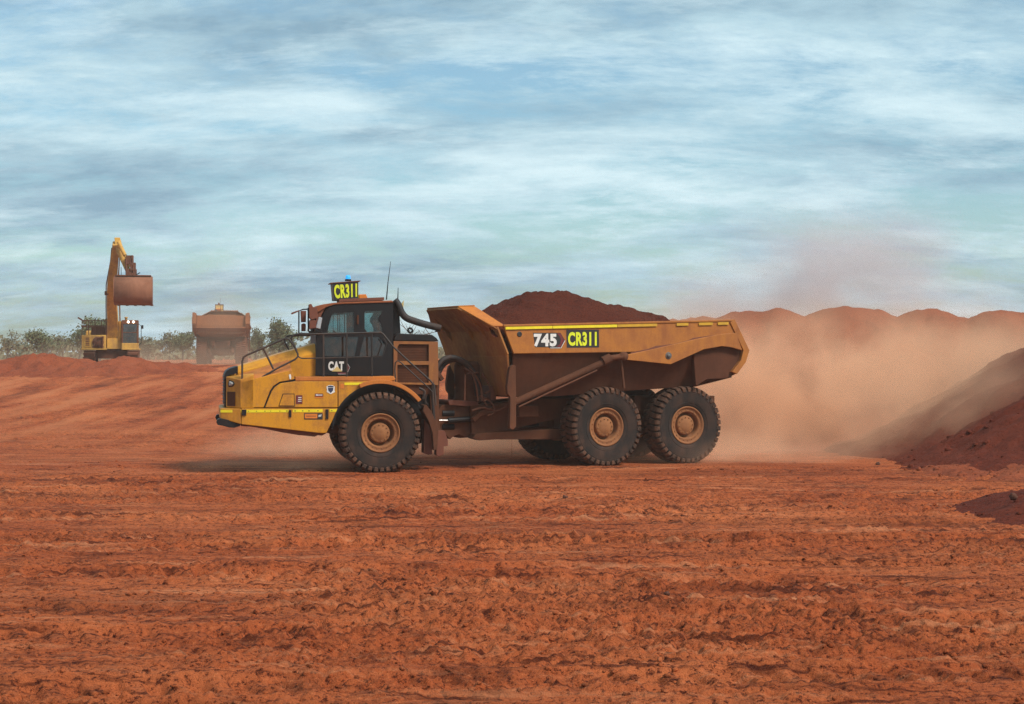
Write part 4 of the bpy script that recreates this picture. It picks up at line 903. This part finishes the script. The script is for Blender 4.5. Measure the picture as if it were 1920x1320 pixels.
    ex = [(-7.243, 2.11), (-7.753, 2.511)]
    m = MB(); m.loft([(ex[0][0], -1.62, ex[0][1] + 0.03), (ex[1][0], -1.66, ex[1][1]), (ex[1][0], 1.66, ex[1][1]), (ex[0][0], 1.62, ex[0][1] + 0.03)], [(ex[0][0] + .1, -1.62, ex[0][1] + 0.13), (ex[1][0] + 0.05, -1.66, ex[1][1] + 0.10), (ex[1][0] + 0.05, 1.66, ex[1][1] + 0.10), (ex[0][0] + .1, 1.62, ex[0][1] + 0.13)]); Rr(m, 'tail_lip', 'body_yellow', body, 0.01)
    m = MB(); m.plate([(-7.18, -1.64, 3.36), (-7.18, 1.64, 3.36), (-7.42, 1.64, 2.62), (-7.42, -1.64, 2.62)], 0.06); Rr(m, 'tailgate', 'body_yellow', body, 0.01)
    # model number and fleet number on the body side
    m = MB(); m.prism([(-1.718, 3.214), (-2.44, 3.218), (-2.561, 3.035), (-2.454, 2.858), (-2.144, 2.857), (-2.116, 2.876), (-1.773, 2.876)], 1.9, 1.904); pl = Rr(m, 'model_plate', 'sign_black', body, 0)
    m = MB(); m.prism([(-2.341, 3.207), (-2.44, 3.205), (-2.539, 3.035), (-2.44, 2.883), (-2.327, 2.883), (-2.426, 2.953), (-2.454, 3.054), (-2.412, 3.142)], 1.9045, 1.906); Rr(m, 'model_arrow', 'deep_red', pl, 0)
    m = MB(); lettering(m, '745', [(-1.736, 3.195), (-2.339, 3.198), (-2.339, 2.889), (-1.736, 2.888)], 1.9065, 0.05); Rr(m, 'model_number', 'white', pl, 0)
    m = MB(); m.tube(p3(1.906, [(-2.558, 3.035), (-2.452, 2.858), (-2.17, 2.857)]), 0.008, 5); Rr(m, 'plate_outline', 'white', pl, 0)
    m = MB(); m.prism([(-2.596, 3.295), (-3.471, 3.301), (-3.479, 2.873), (-2.61, 2.865)], 1.9, 1.905); pl = Rr(m, 'fleet_plate', 'sign_black', body, 0)
    m = MB(); lettering(m, 'CR311', [(-2.636, 3.238), (-3.411, 3.249), (-3.411, 2.911), (-2.643, 2.909)], 1.9065, 0.045); Rr(m, 'fleet_number', 'sign_yellow', pl, 0)
    for o in REAR:
        o.matrix_basis = Matrix.Translation((-1.5, 0, 0)) @ Matrix.Rotation(R(13.50), 4, 'Z') @ o.matrix_basis
    return T, body
HOSE = [[(0.231, 2.005), (0.177, 2.258), (0.054, 2.46), (-0.138, 2.567), (-0.358, 2.586), (-0.566, 2.458), (-0.747, 2.253), (-0.872, 2.022), (-0.914, 1.714)],
        [(0.39, 2.01), (0.349, 2.273), (0.227, 2.499), (0.037, 2.624), (-0.182, 2.624), (-0.429, 2.51), (-0.609, 2.294), (-0.719, 2.026), (-0.747, 1.721)],
        [(0.294, 1.976), (0.239, 2.255), (0.129, 2.433), (-0.091, 2.572), (-0.34, 2.598), (-0.562, 2.456), (-0.73, 2.25), (-0.814, 1.993), (-0.842, 1.709)]]
def PXF_LIN(px_, py_, w, h):
    """small rectangle on the left side of the front frame, given in photograph scale"""
    x0 = 3.6160 - (px_ - 412) * 0.011977; x1 = 3.6160 - (px_ + w - 412) * 0.011977
    z0 = 1.4780 - (py_ - 766) * 0.012196
    return [(x0, z0), (x1, z0), (x1, z0 - h * 0.012196), (x0, z0 - h * 0.012196)]
def PXF_LIN2(a, b, top_, bot):
    x = 3.6160 - ((a + b) / 2 - 412) * 0.011977
    return [(x, 1.4780 - (top_ - 766) * 0.012196), (x - 0.005, 1.4780 - (bot - 766) * 0.012196)]
def RLIN(a, b):
    """strip of tape under the top rail of the body"""
    t = [(-0.941, 3.345), (-7.314, 3.521), (-0.941, 3.283), (-7.314, 3.454)]
    f = lambda p, q, k: (p[0] + (q[0] - p[0]) * k, p[1] + (q[1] - p[1]) * k)
    # evenly measured along the rail
    ka, kb = ((c - 944) / 434.0 for c in (a, b))
    ka, kb = ka * (1 - 0.06 * (1 - ka)), kb * (1 - 0.06 * (1 - kb))
    return [f(t[0], t[1], ka), f(t[0], t[1], kb), f(t[2], t[3], kb), f(t[2], t[3], ka)]
TRUCK, BODY = build_truck()
tag(TRUCK, 'yellow and black articulated dump truck in side view, heaped with soil', 'dump truck', 'articulated dump trucks')

# the load, heaped in the body
nx_, ny_ = 110, 60
crest = [(-1.196, 3.653), (-1.554, 3.853), (-2.06, 4.084), (-2.646, 4.226), (-3.239, 4.282), (-3.719, 4.257), (-4.449, 4.08), (-5.066, 3.926), (-6.087, 3.733), (-6.678, 3.518), (-7.785, 3.051)]
cxs = [c[0] for c in crest][::-1]; czs = [c[1] for c in crest][::-1]
LX, LY = np.meshgrid(np.linspace(-5.9, -0.72, nx_), np.linspace(-1.80, 1.80, ny_))
cz_ = np.interp(LX, cxs, czs); rim_z = 3.10
hz_ = (cz_ - rim_z) * np.clip(1 - (np.abs(LY) / 1.95) ** 2.0, 0, 1) ** 0.75
LZ = rim_z + hz_ + 0.18 * fbm(LX / 0.95, LY / 0.95, 5, 0.62) + 0.05 * fbm(LX / .2 + 5, LY / .2, 2)
LZ = np.minimum(LZ, 3.34 + 0.62 * np.clip((1.86 - np.abs(LY)), 0, 9) + 0.05 * fbm(LX / .3, LY / .3, 2))
LZ = np.minimum(LZ, 3.35 + 0.9 * (-0.72 - LX) + 0.1)
load = grid_mesh('soil_load', LX, LY, LZ, 'load_soil')
load.matrix_world = Matrix.Translation((-1.8670, 36.9551, 0)) @ Matrix.Rotation(R(205.00), 4, 'Z')
tag(load, 'dark red soil heaped in the body of the nearest dump truck', 'soil load')

def copy_tree(o, parent=None):
    c = o.copy(); COL.objects.link(c); c.parent = parent
    for ch in o.children: copy_tree(ch, c)
    return c
# the second truck, far off, seen from behind and straight
far = TRUCK.copy(); COL.objects.link(far)
for ch in list(TRUCK.children):
    c = copy_tree(ch, far)
    if ch in REAR:
        base = (Matrix.Translation((-1.5, 0, 0)) @ Matrix.Rotation(R(13.50), 4, 'Z')).inverted() @ ch.matrix_basis
        c.matrix_basis = Matrix.Translation((-1.5, 0, 0)) @ base
far.location = (-21.4, 114.0, 2.02); far.rotation_euler = (0, 0, R(99.0))
tag(far, 'distant dust-coated dump truck seen from behind, right of the excavator', 'dump truck', 'articulated dump trucks')
def recoat(o):
    if o.type == 'MESH':
        for i, sl in enumerate(o.material_slots):
            nm = sl.material.name
            new = {'body_yellow': 'dusty_body', 'yellow': 'dusty_body', 'head_yellow': 'dusty_body', 'yellow_orange': 'dusty_body', 'body_brown': 'dusty_body', 'lug': 'machine_brown', 'rubber': 'machine_brown', 'black': 'machine_brown', 'tape': 'dusty_body', 'tape_worn': 'dusty_body', 'sign_yellow': 'gold', 'sign_black': 'machine_brown', 'beacon': 'machine_brown'}.get(nm)
            if new: sl.link = 'OBJECT'; sl.material = MATS[new]
    for ch in o.children: recoat(ch)
recoat(far)

# ------------------------------------------------------------------ excavator at the loading place
# local axes: x to the right as seen, y away, z up; origin on the ground between its tracks
EX, EY = -26.1, 100.0
EZ = 1.95
def build_excavator():
    E = empty('excavator', (EX, EY, EZ), R(12.5))
    def P(mb, name, mat, parent=E, bevel=0.02): return mb.build(name, mat, parent, bevel)
    for s in (-1, 1):
        m = MB(); cxx = s * 1.35
        prof = [(-2.6, 0.45), (-2.45, 0.15), (-2.1, 0.0), (2.1, 0.0), (2.45, 0.15), (2.6, 0.45), (2.5, 0.8), (2.2, 0.98), (-2.2, 0.98), (-2.5, 0.8)]
        m.loft([(cxx - 0.33, y_, z) for y_, z in prof], [(cxx + 0.33, y_, z) for y_, z in prof]); t_ = P(m, 'track', 'machine_brown')
        m = MB()
        for k in range(16): m.box(cxx - 0.36, cxx + 0.36, -2.3 + k * 0.3, -2.2 + k * 0.3, 0.97, 1.03)
        for k in range(3): m.box(cxx - 0.36, cxx + 0.36, -2.68, -2.60, 0.25 + k * 0.25, 0.36 + k * 0.25)
        P(m, 'track_shoe', 'machine_brown', t_, 0)
    m = MB(); m.box(-1.0, 1.0, -1.0, 1.0, 0.5, 1.0); m.lathe([(0.0, 0.98), (1.05, 0.98), (1.05, 1.12), (0, 1.12)], 24, 'z'); P(m, 'turntable', 'machine_brown')
    # house
    m = MB(); m.box(-1.87, -0.35, -1.5, 2.9, 1.12, 2.02); hs = P(m, 'house', 'machine_yellow', bevel=0.05)
    m = MB(); m.box(-1.92, -0.3, -1.56, 2.95, 1.06, 1.16); m.box(0.62, 1.72, -1.66, 2.9, 1.06, 1.16); P(m, 'house_skirt', 'machine_yellow', hs)
    m = MB(); m.box(-1.30, -0.42, -1.0, 2.6, 2.02, 2.55); P(m, 'engine_cover', 'machine_brown', hs, 0.05)
    m = MB(); m.box(-1.72, -1.28, -1.54, -1.5, 1.24, 1.94); P(m, 'access_door', 'machine_yellow', hs)
    m = MB()
    for k in range(5): m.box(-1.62, -1.38, -1.555, -1.545, 1.34 + k * 0.11, 1.40 + k * 0.11)
    P(m, 'vent_slot', 'machine_brown', hs, 0)
    m = MB(); m.lathe([(0.0, 0.0), (0.36, 0.0), (0.36, 0.1), (0.0, 0.1)], 18, 'y', (-0.85, -1.6, 1.55)); m.box(-1.2, -0.5, -1.55, -1.5, 1.2, 1.3); m.tube([(-1.1, -1.58, 1.3), (-0.9, -1.7, 1.8), (-0.5, -1.66, 1.9)], 0.05); m.tube([(-0.6, -1.56, 1.2), (-0.55, -1.68, 1.9)], 0.06); P(m, 'swing_gear', 'machine_brown', hs, 0)
    m = MB(); m.box(-1.8, 1.5, 2.0, 3.2, 1.15, 2.35); P(m, 'counterweight', 'machine_yellow', hs, 0.1)
    m = MB(); m.box(-0.3, 0.6, -1.3, 2.0, 1.12, 1.8); P(m, 'boom_foot', 'machine_yellow', hs)
    m = MB()
    for z in (2.62, 2.95): m.tube([(-1.85, -1.3, z), (-0.36, -1.3, z)], 0.025, 6); m.tube([(-1.85, -1.3, z), (-1.85, 2.4, z)], 0.025, 6)
    for x in (-1.85, -1.45, -1.05, -0.65): m.tube([(x, -1.3, 2.02), (x, -1.3, 2.95)], 0.025, 6)
    m.box(-1.9, -0.36, -1.4, -0.9, 2.52, 2.58); m.tube([(-1.86, -1.2, 2.98), (-2.12, -1.2, 3.14)], 0.05)
    P(m, 'guard_rail', 'machine_brown', hs, 0)
    # cab with lit lamps
    m = MB(); xs0, xs1 = 0.62, 1.66
    m.box(xs0, xs1, -1.62, 0.2, 1.12, 1.50); cb = P(m, 'cab', 'machine_yellow', bevel=0.03)
    m = MB()
    for x in (xs0, xs1 - 0.09): m.box(x, x + 0.09, -1.62, -1.53, 1.5, 2.9); m.box(x, x + 0.09, 0.1, 0.2, 1.5, 2.9)
    m.box(xs0, xs1, -1.64, 0.2, 2.72, 2.98); m.box(xs0 + 0.09, xs1 - 0.09, -1.6, -1.56, 2.15, 2.2)
    P(m, 'cab_frame', 'machine_brown', cb)
    m = MB(); m.box(xs0 + 0.09, xs1 - 0.09, -1.585, -1.575, 1.5, 2.72); m.box(xs0 + 0.02, xs0 + 0.03, -1.53, 0.1, 1.5, 2.72); m.box(xs1 - 0.03, xs1 - 0.02, -1.53, 0.1, 1.5, 2.72); P(m, 'cab_glass', 'glass_dark', cb, 0)
    m = MB(); m.box(0.9, 1.4, -0.9, -0.3, 1.5, 1.95); m.box(0.92, 1.38, -0.45, -0.3, 1.9, 2.6); P(m, 'seat', 'seat_cloth', cb)
    for x in (1.04, 1.36):
        m = MB(); m.lathe([(0.0, -0.03), (0.06, -0.03), (0.07, 0.02), (0.04, 0.06)], 16, 'y', (x, -1.67, 2.86)); P(m, 'work_lamp', 'lamp_on', cb, 0)
    m = MB(); m.lathe([(0.0, 0.22), (0.10, 0.22), (0.11, 0.16), (0.08, 0.14), (0.08, 0.0)], 14, 'z', (0.88, -0.8, 2.98)); P(m, 'beacon', 'machine_yellow', cb, 0)
    m = MB(); m.tube([(1.66, -1.5, 2.75), (1.85, -1.7, 2.6), (1.85, -1.7, 1.5), (1.7, -1.6, 1.35)], 0.02, 6); mm = P(m, 'mirror_bar', 'black', cb, 0)
    m = MB(); m.box(1.86, 1.99, -1.75, -1.68, 2.42, 2.66); P(m, 'mirror', 'black', mm)
    # boom: strong box girder bending as it rises towards the camera
    secs = [(-0.28, 0.38, -0.7, 1.5, 0.55), (-0.28, 0.40, -1.3, 2.8, 0.85), (-0.27, 0.34, -2.2, 4.2, 0.95), (-0.22, 0.36, -3.0, 5.2, 0.90), (0.0, 0.50, -4.0, 6.6, 0.75), (0.18, 0.62, -4.8, 7.7, 0.5)]
    m = MB(); v = []
    for xl, xr, yc, zc, d in secs:
        n_ = (0.83, 0.55)
        v += [(xl, yc - n_[0] * d / 2, zc - n_[1] * d / 2 + 0.0), (xr, yc - n_[0] * d / 2, zc - n_[1] * d / 2), (xr, yc + n_[0] * d / 2, zc + n_[1] * d / 2), (xl, yc + n_[0] * d / 2, zc + n_[1] * d / 2)]
    f = [(i * 4 + k, i * 4 + (k + 1) % 4, i * 4 + 4 + (k + 1) % 4, i * 4 + 4 + k) for i in range(5) for k in range(4)] + [(3, 2, 1, 0), (20, 21, 22, 23)]
    m.add(v, f); bm_ = P(m, 'boom', 'machine_yellow', bevel=0.03)
    m = MB(); m.plate([(0.40, -1.9, 3.9), (0.40, -3.1, 4.9), (0.665, -5.1, 7.5), (0.665, -4.5, 7.85), (0.45, -2.9, 5.6)], 0.03); P(m, 'boom_shade_side', 'machine_brown', bm_, 0)  # brown sheet paints the shaded right face of the yellow boom
    m = MB(); m.tube([(-0.34, -1.2, 1.6), (-0.34, -1.9, 4.0), (-0.30, -2.6, 5.2), (0.02, -4.0, 6.6), (0.12, -4.7, 7.4)], 0.035, 6); m.tube([(-0.24, -1.3, 2.6), (-0.26, -2.1, 4.0), (-0.20, -3.1, 5.0), (0.08, -4.2, 6.6)], 0.03, 6); m.lathe([(0.0, 0.12), (0.13, 0.12), (0.13, -0.12), (0, -0.12)], 12, 'x', (-0.26, -3.0, 4.65)); P(m, 'boom_hoses', 'machine_brown', bm_, 0)
    m = MB(); m.tube([(0.53, -1.2, 1.5), (0.52, -1.5, 2.9)], 0.11, 10); bc = P(m, 'boom_cylinder', 'machine_yellow', bevel=0)
    m = MB(); m.tube([(0.52, -1.5, 2.9), (0.50, -2.7, 4.9)], 0.045, 8); P(m, 'piston_rod', 'chrome', bc, 0)
    # stick and bucket
    m = MB(); m.loft([(0.28, -4.9, 8.05), (0.62, -4.9, 8.05), (0.62, -4.4, 8.05), (0.28, -4.4, 8.05)], [(0.38, -5.0, 7.2), (0.86, -5.0, 7.2), (0.86, -4.2, 7.2), (0.38, -4.2, 7.2)]); m.loft([(0.38, -5.0, 7.2), (0.86, -5.0, 7.2), (0.86, -4.2, 7.2), (0.38, -4.2, 7.2)], [(0.98, -5.3, 5.9), (1.30, -5.3, 5.9), (1.30, -4.8, 5.9), (0.98, -4.8, 5.9)]); sk = P(m, 'stick', 'machine_yellow', bevel=0.03)
    m = MB(); m.tube([(0.55, -5.15, 7.75), (0.95, -5.5, 6.9)], 0.12, 10); m.tube([(0.95, -5.5, 6.9), (1.25, -5.6, 6.2)], 0.06, 8); P(m, 'stick_cylinder', 'machine_yellow', sk, 0)
    m = MB(); m.box(1.02, 1.46, -5.7, -5.1, 6.35, 6.9); m.box(1.25, 1.60, -5.75, -5.1, 5.95, 6.45); m.box(1.02, 1.65, -5.7, -5.0, 5.75, 6.05); m.tube([(1.05, -5.75, 5.5), (1.0, -5.7, 6.7)], 0.06); m.tube([(1.5, -5.75, 5.5), (1.35, -5.7, 6.9)], 0.06); P(m, 'bucket_linkage', 'machine_brown', sk, 0.03)
    m = MB(); m.tube([(0.70, -5.2, 6.2), (0.72, -5.4, 5.6)], 0.02, 6); m.tube([(1.6, -5.4, 5.7), (1.85, -5.4, 5.85)], 0.03, 6); P(m, 'hose', 'black', sk, 0)
    # bucket: rounded back towards the camera, side plates and lip
    prof = [(-6.1, 3.98), (-6.45, 4.3), (-6.5, 4.8), (-6.35, 5.25), (-6.0, 5.52), (-5.5, 5.62), (-5.2, 5.5), (-5.2, 5.42), (-5.55, 5.5), (-5.95, 5.42), (-6.25, 5.18), (-6.4, 4.8), (-6.36, 4.35), (-6.06, 4.06), (-4.9, 3.9), (-4.9, 3.82)]
    x0, x1 = 0.32, 2.58
    m = MB(); m.loft([(x0, y_, z) for y_, z in prof], [(x1, y_, z) for y_, z in prof], True); bk = P(m, 'bucket', 'bucket_brown', bevel=0)
    side = [(-6.06, 3.98), (-6.45, 4.3), (-6.5, 4.8), (-6.35, 5.25), (-6.0, 5.55), (-5.2, 5.62), (-4.7, 5.2), (-4.7, 3.85)]
    for xa in (x0 - 0.04, x1):
        m = MB(); m.loft([(xa, y_, z) for y_, z in side], [(xa + 0.04, y_, z) for y_, z in side]); P(m, 'bucket_side', 'bucket_brown', bk, 0.006)
    m = MB(); m.box(x0 + 0.05, x1 - 0.05, -5.9, -5.4, 5.60, 5.68); m.box(1.0, 1.6, -5.9, -5.3, 5.6, 5.8); P(m, 'bucket_ears', 'machine_brown', bk, 0.01)
    m = MB()
    for k in range(5): m.box(x0 + 0.15 + k * 0.5, x0 + 0.33 + k * 0.5, -4.95, -4.6, 3.80, 3.88)
    P(m, 'bucket_tooth', 'machine_brown', bk, 0.01)
    return E
tag(build_excavator(), 'yellow excavator with raised boom and brown bucket, lamps lit, far left', 'excavator')

# ------------------------------------------------------------------ trees
def make_tree(seed, h, crown_r, leafy, style):
    r = random.Random(seed); wood = MB(); leaf = MB(); tips = []
    def branch(p, d, ln, rad, lev):
        n = 3; pts = [Vector(p)]; dd = Vector(d)
        for i in range(n):
            dd = (dd + Vector((r.uniform(-.25, .25), r.uniform(-.25, .25), r.uniform(-.08, .18)))).normalized(); pts.append(pts[-1] + dd * ln / n)
        wood.tube(pts, [rad, rad * .85, rad * .65, rad * .45], 5 if lev else 7, False)
        if lev == 0 or lev == 1:
            for k in range(5 if lev == 0 else 4):
                t_ = pts[-1 - (k % 2)] if lev == 0 else pts[1 + k % 3]
                a = r.uniform(0, 6.283); el = r.uniform(0.25, 1.0) if style != 'tall' else r.uniform(0.0, 0.8)
                branch(t_, (math.cos(a) * math.cos(el), math.sin(a) * math.cos(el), math.sin(el)), ln * r.uniform(.5, .75), rad * .5, lev + 1)
        else: tips.append(pts[-1]); tips.append(pts[2])
    branch((0, 0, -0.3), (r.uniform(-.1, .1), 0, 1), h * 0.48, 0.05 + h * 0.016, 0)
    if style == 'tall':
        for k in range(8):
            z = h * (0.45 + 0.06 * k); a = r.uniform(0, 6.28); q = crown_r * (1.0 - 0.07 * k)
            tips.append(Vector((math.cos(a) * q * .5, math.sin(a) * q * .5, z)))
        wood.tube([(0, 0, h * .4), (0, 0, h * .9)], [0.05, 0.02], 5, False)
    if leafy:
        for t_ in tips:
            cr = crown_r * r.uniform(.18, .42)
            for k in range(int(44 * leafy)):
                q = Vector((r.gauss(0, 1), r.gauss(0, 1), r.gauss(0, .7))) * cr * .55 + t_
                s_ = r.uniform(.07, .17) * (h / 5) ** .5; a = Vector((r.uniform(-1, 1), r.uniform(-1, 1), r.uniform(-.6, .6))).normalized(); b = a.orthogonal().normalized(); c = a.cross(b)
                leaf.add([tuple(q + b * s_), tuple(q + c * s_ * .6), tuple(q - b * s_), tuple(q - c * s_ * .6)], [(0, 1, 2, 3)])
    return wood.mesh('trunk'), (leaf.mesh('crown') if leafy else None)
def put_tree(px_, D, h, cr, leafy, style, label, seed, mat='leaf'):
    x = (px_ - 960) / 2870 * D; z = float(land(np.array([x]), np.array([float(D)]))[0])
    w, l = make_tree(seed, h * 0.9, cr, leafy * 1.25, style)
    t_ = empty('tree', (x, D, z)); link('trunk', w, 'bark', t_)
    if l: link('crown', l, mat, t_)
    tag(t_, label, 'tree', 'trees along the far edge of the yard')
TREES = [(14, 165, 3.9, 1.7, 0.35, 'flat', 'thin sparse tree at the left edge', 'leaf_dry'), (46, 190, 3.0, 1.4, 0.8, 'flat', 'low bush-like tree between the left edge and the round-crowned tree', 'leaf'),
    (80, 160, 4.2, 2.0, 1.6, 'round', 'dense round-crowned tree left of the excavator', 'leaf'), (117, 175, 4.0, 2.2, 0.9, 'flat', 'loose spreading tree just left of the excavator house', 'leaf_dry'),
    (146, 160, 5.2, 2.3, 0.8, 'flat', 'spreading tree partly behind the left corner of the excavator', 'leaf'), (187, 150, 6.0, 2.0, 1.2, 'round', 'leafy treetop showing above the excavator house', 'leaf'),
    (276, 170, 3.6, 1.4, 1.1, 'round', 'small rounded tree just right of the excavator cab', 'leaf_dry'), (318, 175, 4.2, 2.0, 0.7, 'flat', 'loose spreading tree midway between the excavator and the far truck', 'leaf_dry'),
    (342, 165, 4.2, 1.9, 1.0, 'round', 'bushy tree at the left side of the far truck', 'leaf'), (481, 165, 4.2, 1.0, 1.4, 'tall', 'narrow upright tree right of the far truck', 'leaf'),
    (522, 160, 5.2, 1.7, 1.7, 'tall', 'tall rounded tree seen above the truck bonnet handrail', 'leaf'), (548, 160, 3.4, 1.6, 0, 'flat', 'bare twiggy tree seen through the bonnet handrail', 'leaf'),
    (572, 170, 3.2, 1.4, 0, 'flat', 'bare twiggy tree below the cab mirrors', 'leaf'), (773, 150, 6.2, 1.8, 0, 'flat', 'bare tree behind the exhaust pipe of the near truck', 'leaf'), (800, 160, 4.8, 1.6, 0, 'flat', 'bare treetop between the engine cabinet and the body canopy', 'leaf')]
for k, (px_, D, h, cr, lf, st_, lab, mt) in enumerate(TREES): put_tree(px_, D, h, cr, lf, st_, lab, 100 + k, mt)
# low scrub massed along the horizon
sc_ = MB(); r = random.Random(77)
for k in range(15000):
    D = r.uniform(170, 230); x = r.uniform(-0.62, 0.25) * D; hh = 1.7 + 0.9 * math.sin(x * 0.21) + 0.7 * math.sin(x * 0.53 + 1)
    z = 2.2 + r.random() ** 1.2 * max(hh, 0.7); s_ = r.uniform(.15, .42)
    a = Vector((r.uniform(-1, 1), r.uniform(-1, 1), r.uniform(-.6, .6))).normalized(); b = a.orthogonal().normalized(); c = a.cross(b); q = Vector((x, D, z))
    sc_.add([tuple(q + b * s_), tuple(q + c * s_ * .7), tuple(q - b * s_), tuple(q - c * s_ * .7)], [(0, 1, 2, 3)])
tag(sc_.build('scrub', 'leaf_dry'), 'low grey-green scrub massed along the horizon', 'scrub', kind='stuff')

# ------------------------------------------------------------------ dust and haze
def volume_mat(name, col, density, aniso=0.2, blobs=None, nscale=0.25, lo=0.35, hi=0.7):
    m = bpy.data.materials.new(name); m.use_nodes = True; t_ = m.node_tree; t_.nodes.clear(); g = G(t_)
    v = g.n('ShaderNodeVolumePrincipled'); v.inputs['Color'].default_value = (*col, 1); v.inputs['Anisotropy'].default_value = aniso
    if blobs is None: v.inputs['Density'].default_value = density
    else:
        w = g.coord('World'); tot = None
        for (cx, cy0, cz, rx, ry, rz, dn) in blobs:
            mp = g.n('ShaderNodeMapping', vector_type='TEXTURE'); mp.inputs['Location'].default_value = (cx, cy0, cz); mp.inputs['Scale'].default_value = (rx, ry, rz); g.put(mp.inputs[0], w)
            ln = g.n('ShaderNodeVectorMath', operation='LENGTH'); g.put(ln.inputs[0], mp.outputs[0])
            f = g.n('ShaderNodeMapRange', interpolation_type='SMOOTHERSTEP'); g.put(f.inputs[0], ln.outputs['Value']); f.inputs[1].default_value = 0.0; f.inputs[2].default_value = 1.0; f.inputs[3].default_value = dn; f.inputs[4].default_value = 0.0
            tot = f.outputs[0] if tot is None else g.math('ADD', tot, f.outputs[0])
        ns = g.ramp(g.noise(w, nscale, 3, 0.55), [(lo, 0.15), (hi, 1.0)])
        g.put(v.inputs['Density'], g.math('MULTIPLY', g.math('MULTIPLY', tot, ns), density))
    g.put(g.n('ShaderNodeOutputMaterial').inputs['Volume'], v.outputs[0]); MATS[name] = m
    return m
DCOL = (0.988, 0.645, 0.425)
def dust(label, mat, box):
    m = MB(); m.box(*box); o = m.build('dust_cloud', mat); tag(o, label, 'dust', kind='stuff'); return o
volume_mat('dust_near', DCOL, 0.80, 0.0, [(7.5, 45.0, 0.2, 11.5, 5.4, 5.2, 1.35), (13.5, 46.0, 1.2, 8.5, 4.2, 4.0, 1.0), (12.0, 40.8, 0.2, 5.5, 3.0, 3.6, 0.7), (1.5, 42.5, 0.0, 9.5, 3.6, 1.9, 1.3), (-4.8, 41.5, 0.0, 4.6, 3.2, 1.3, 1.1), (6.0, 39.0, 0.0, 5.0, 2.4, 1.0, 0.7), (-5.2, 36.8, -0.1, 4.2, 2.3, 0.8, 0.7)], 0.5, 0.40, 0.60)
dm = MB(); dm.box(0.0, 22.2, 38.9, 50.5, -0.1, 5.5); dm.box(-9.6, -0.01, 37.2, 45.6, -0.1, 1.95); dm.box(0.6, 17.6, 36.6, 38.89, -0.1, 3.7); dm.box(-9.5, -0.9, 34.4, 37.19, -0.12, 0.72)  # last box and last blob: dust added to veil the shadow under the nose
tag(dm.build('dust_cloud', 'dust_near'), 'tan dust cloud rolling up behind the near dump truck, with low dust added to veil its nose shadow', 'dust', kind='stuff')
volume_mat('dust_high', (0.80, 0.73, 0.73), 1.0, 0.0, [(13.5, 62, 4.5, 8.5, 5.0, 6.0, 0.62), (9.5, 62, 4.0, 6.5, 5.0, 3.8, 0.34)], 0.36, 0.42, 0.60)
dust('thin grey dust plume drifting above the scalloped stockpile', 'dust_high', (2.5, 22.5, 56.5, 67.5, 1.5, 10.7))
volume_mat('dust_far', (0.92, 0.68, 0.50), 1.0, 0.0, [(-20.0, 101, 1.6, 8.5, 4.5, 2.4, 0.22), (-27, 104.5, 1.8, 13, 3.5, 2.6, 0.24), (-19.5, 101, 5, 5, 4.0, 6.5, 0.07)], 0.25, 0.32, 0.7)
dust('pale dust hanging round the far truck and the excavator', 'dust_far', (-41, -11, 96.2, 108.2, 1.0, 11.2))
volume_mat('haze_air', (0.86, 0.76, 0.66), 0.0008, 0.2)
hz = MB(); hz.box(-260, 260, -45, 330, -1.4, 13.5)
tag(hz.build('haze', 'haze_air'), 'dusty air over the whole yard', 'haze', kind='stuff')
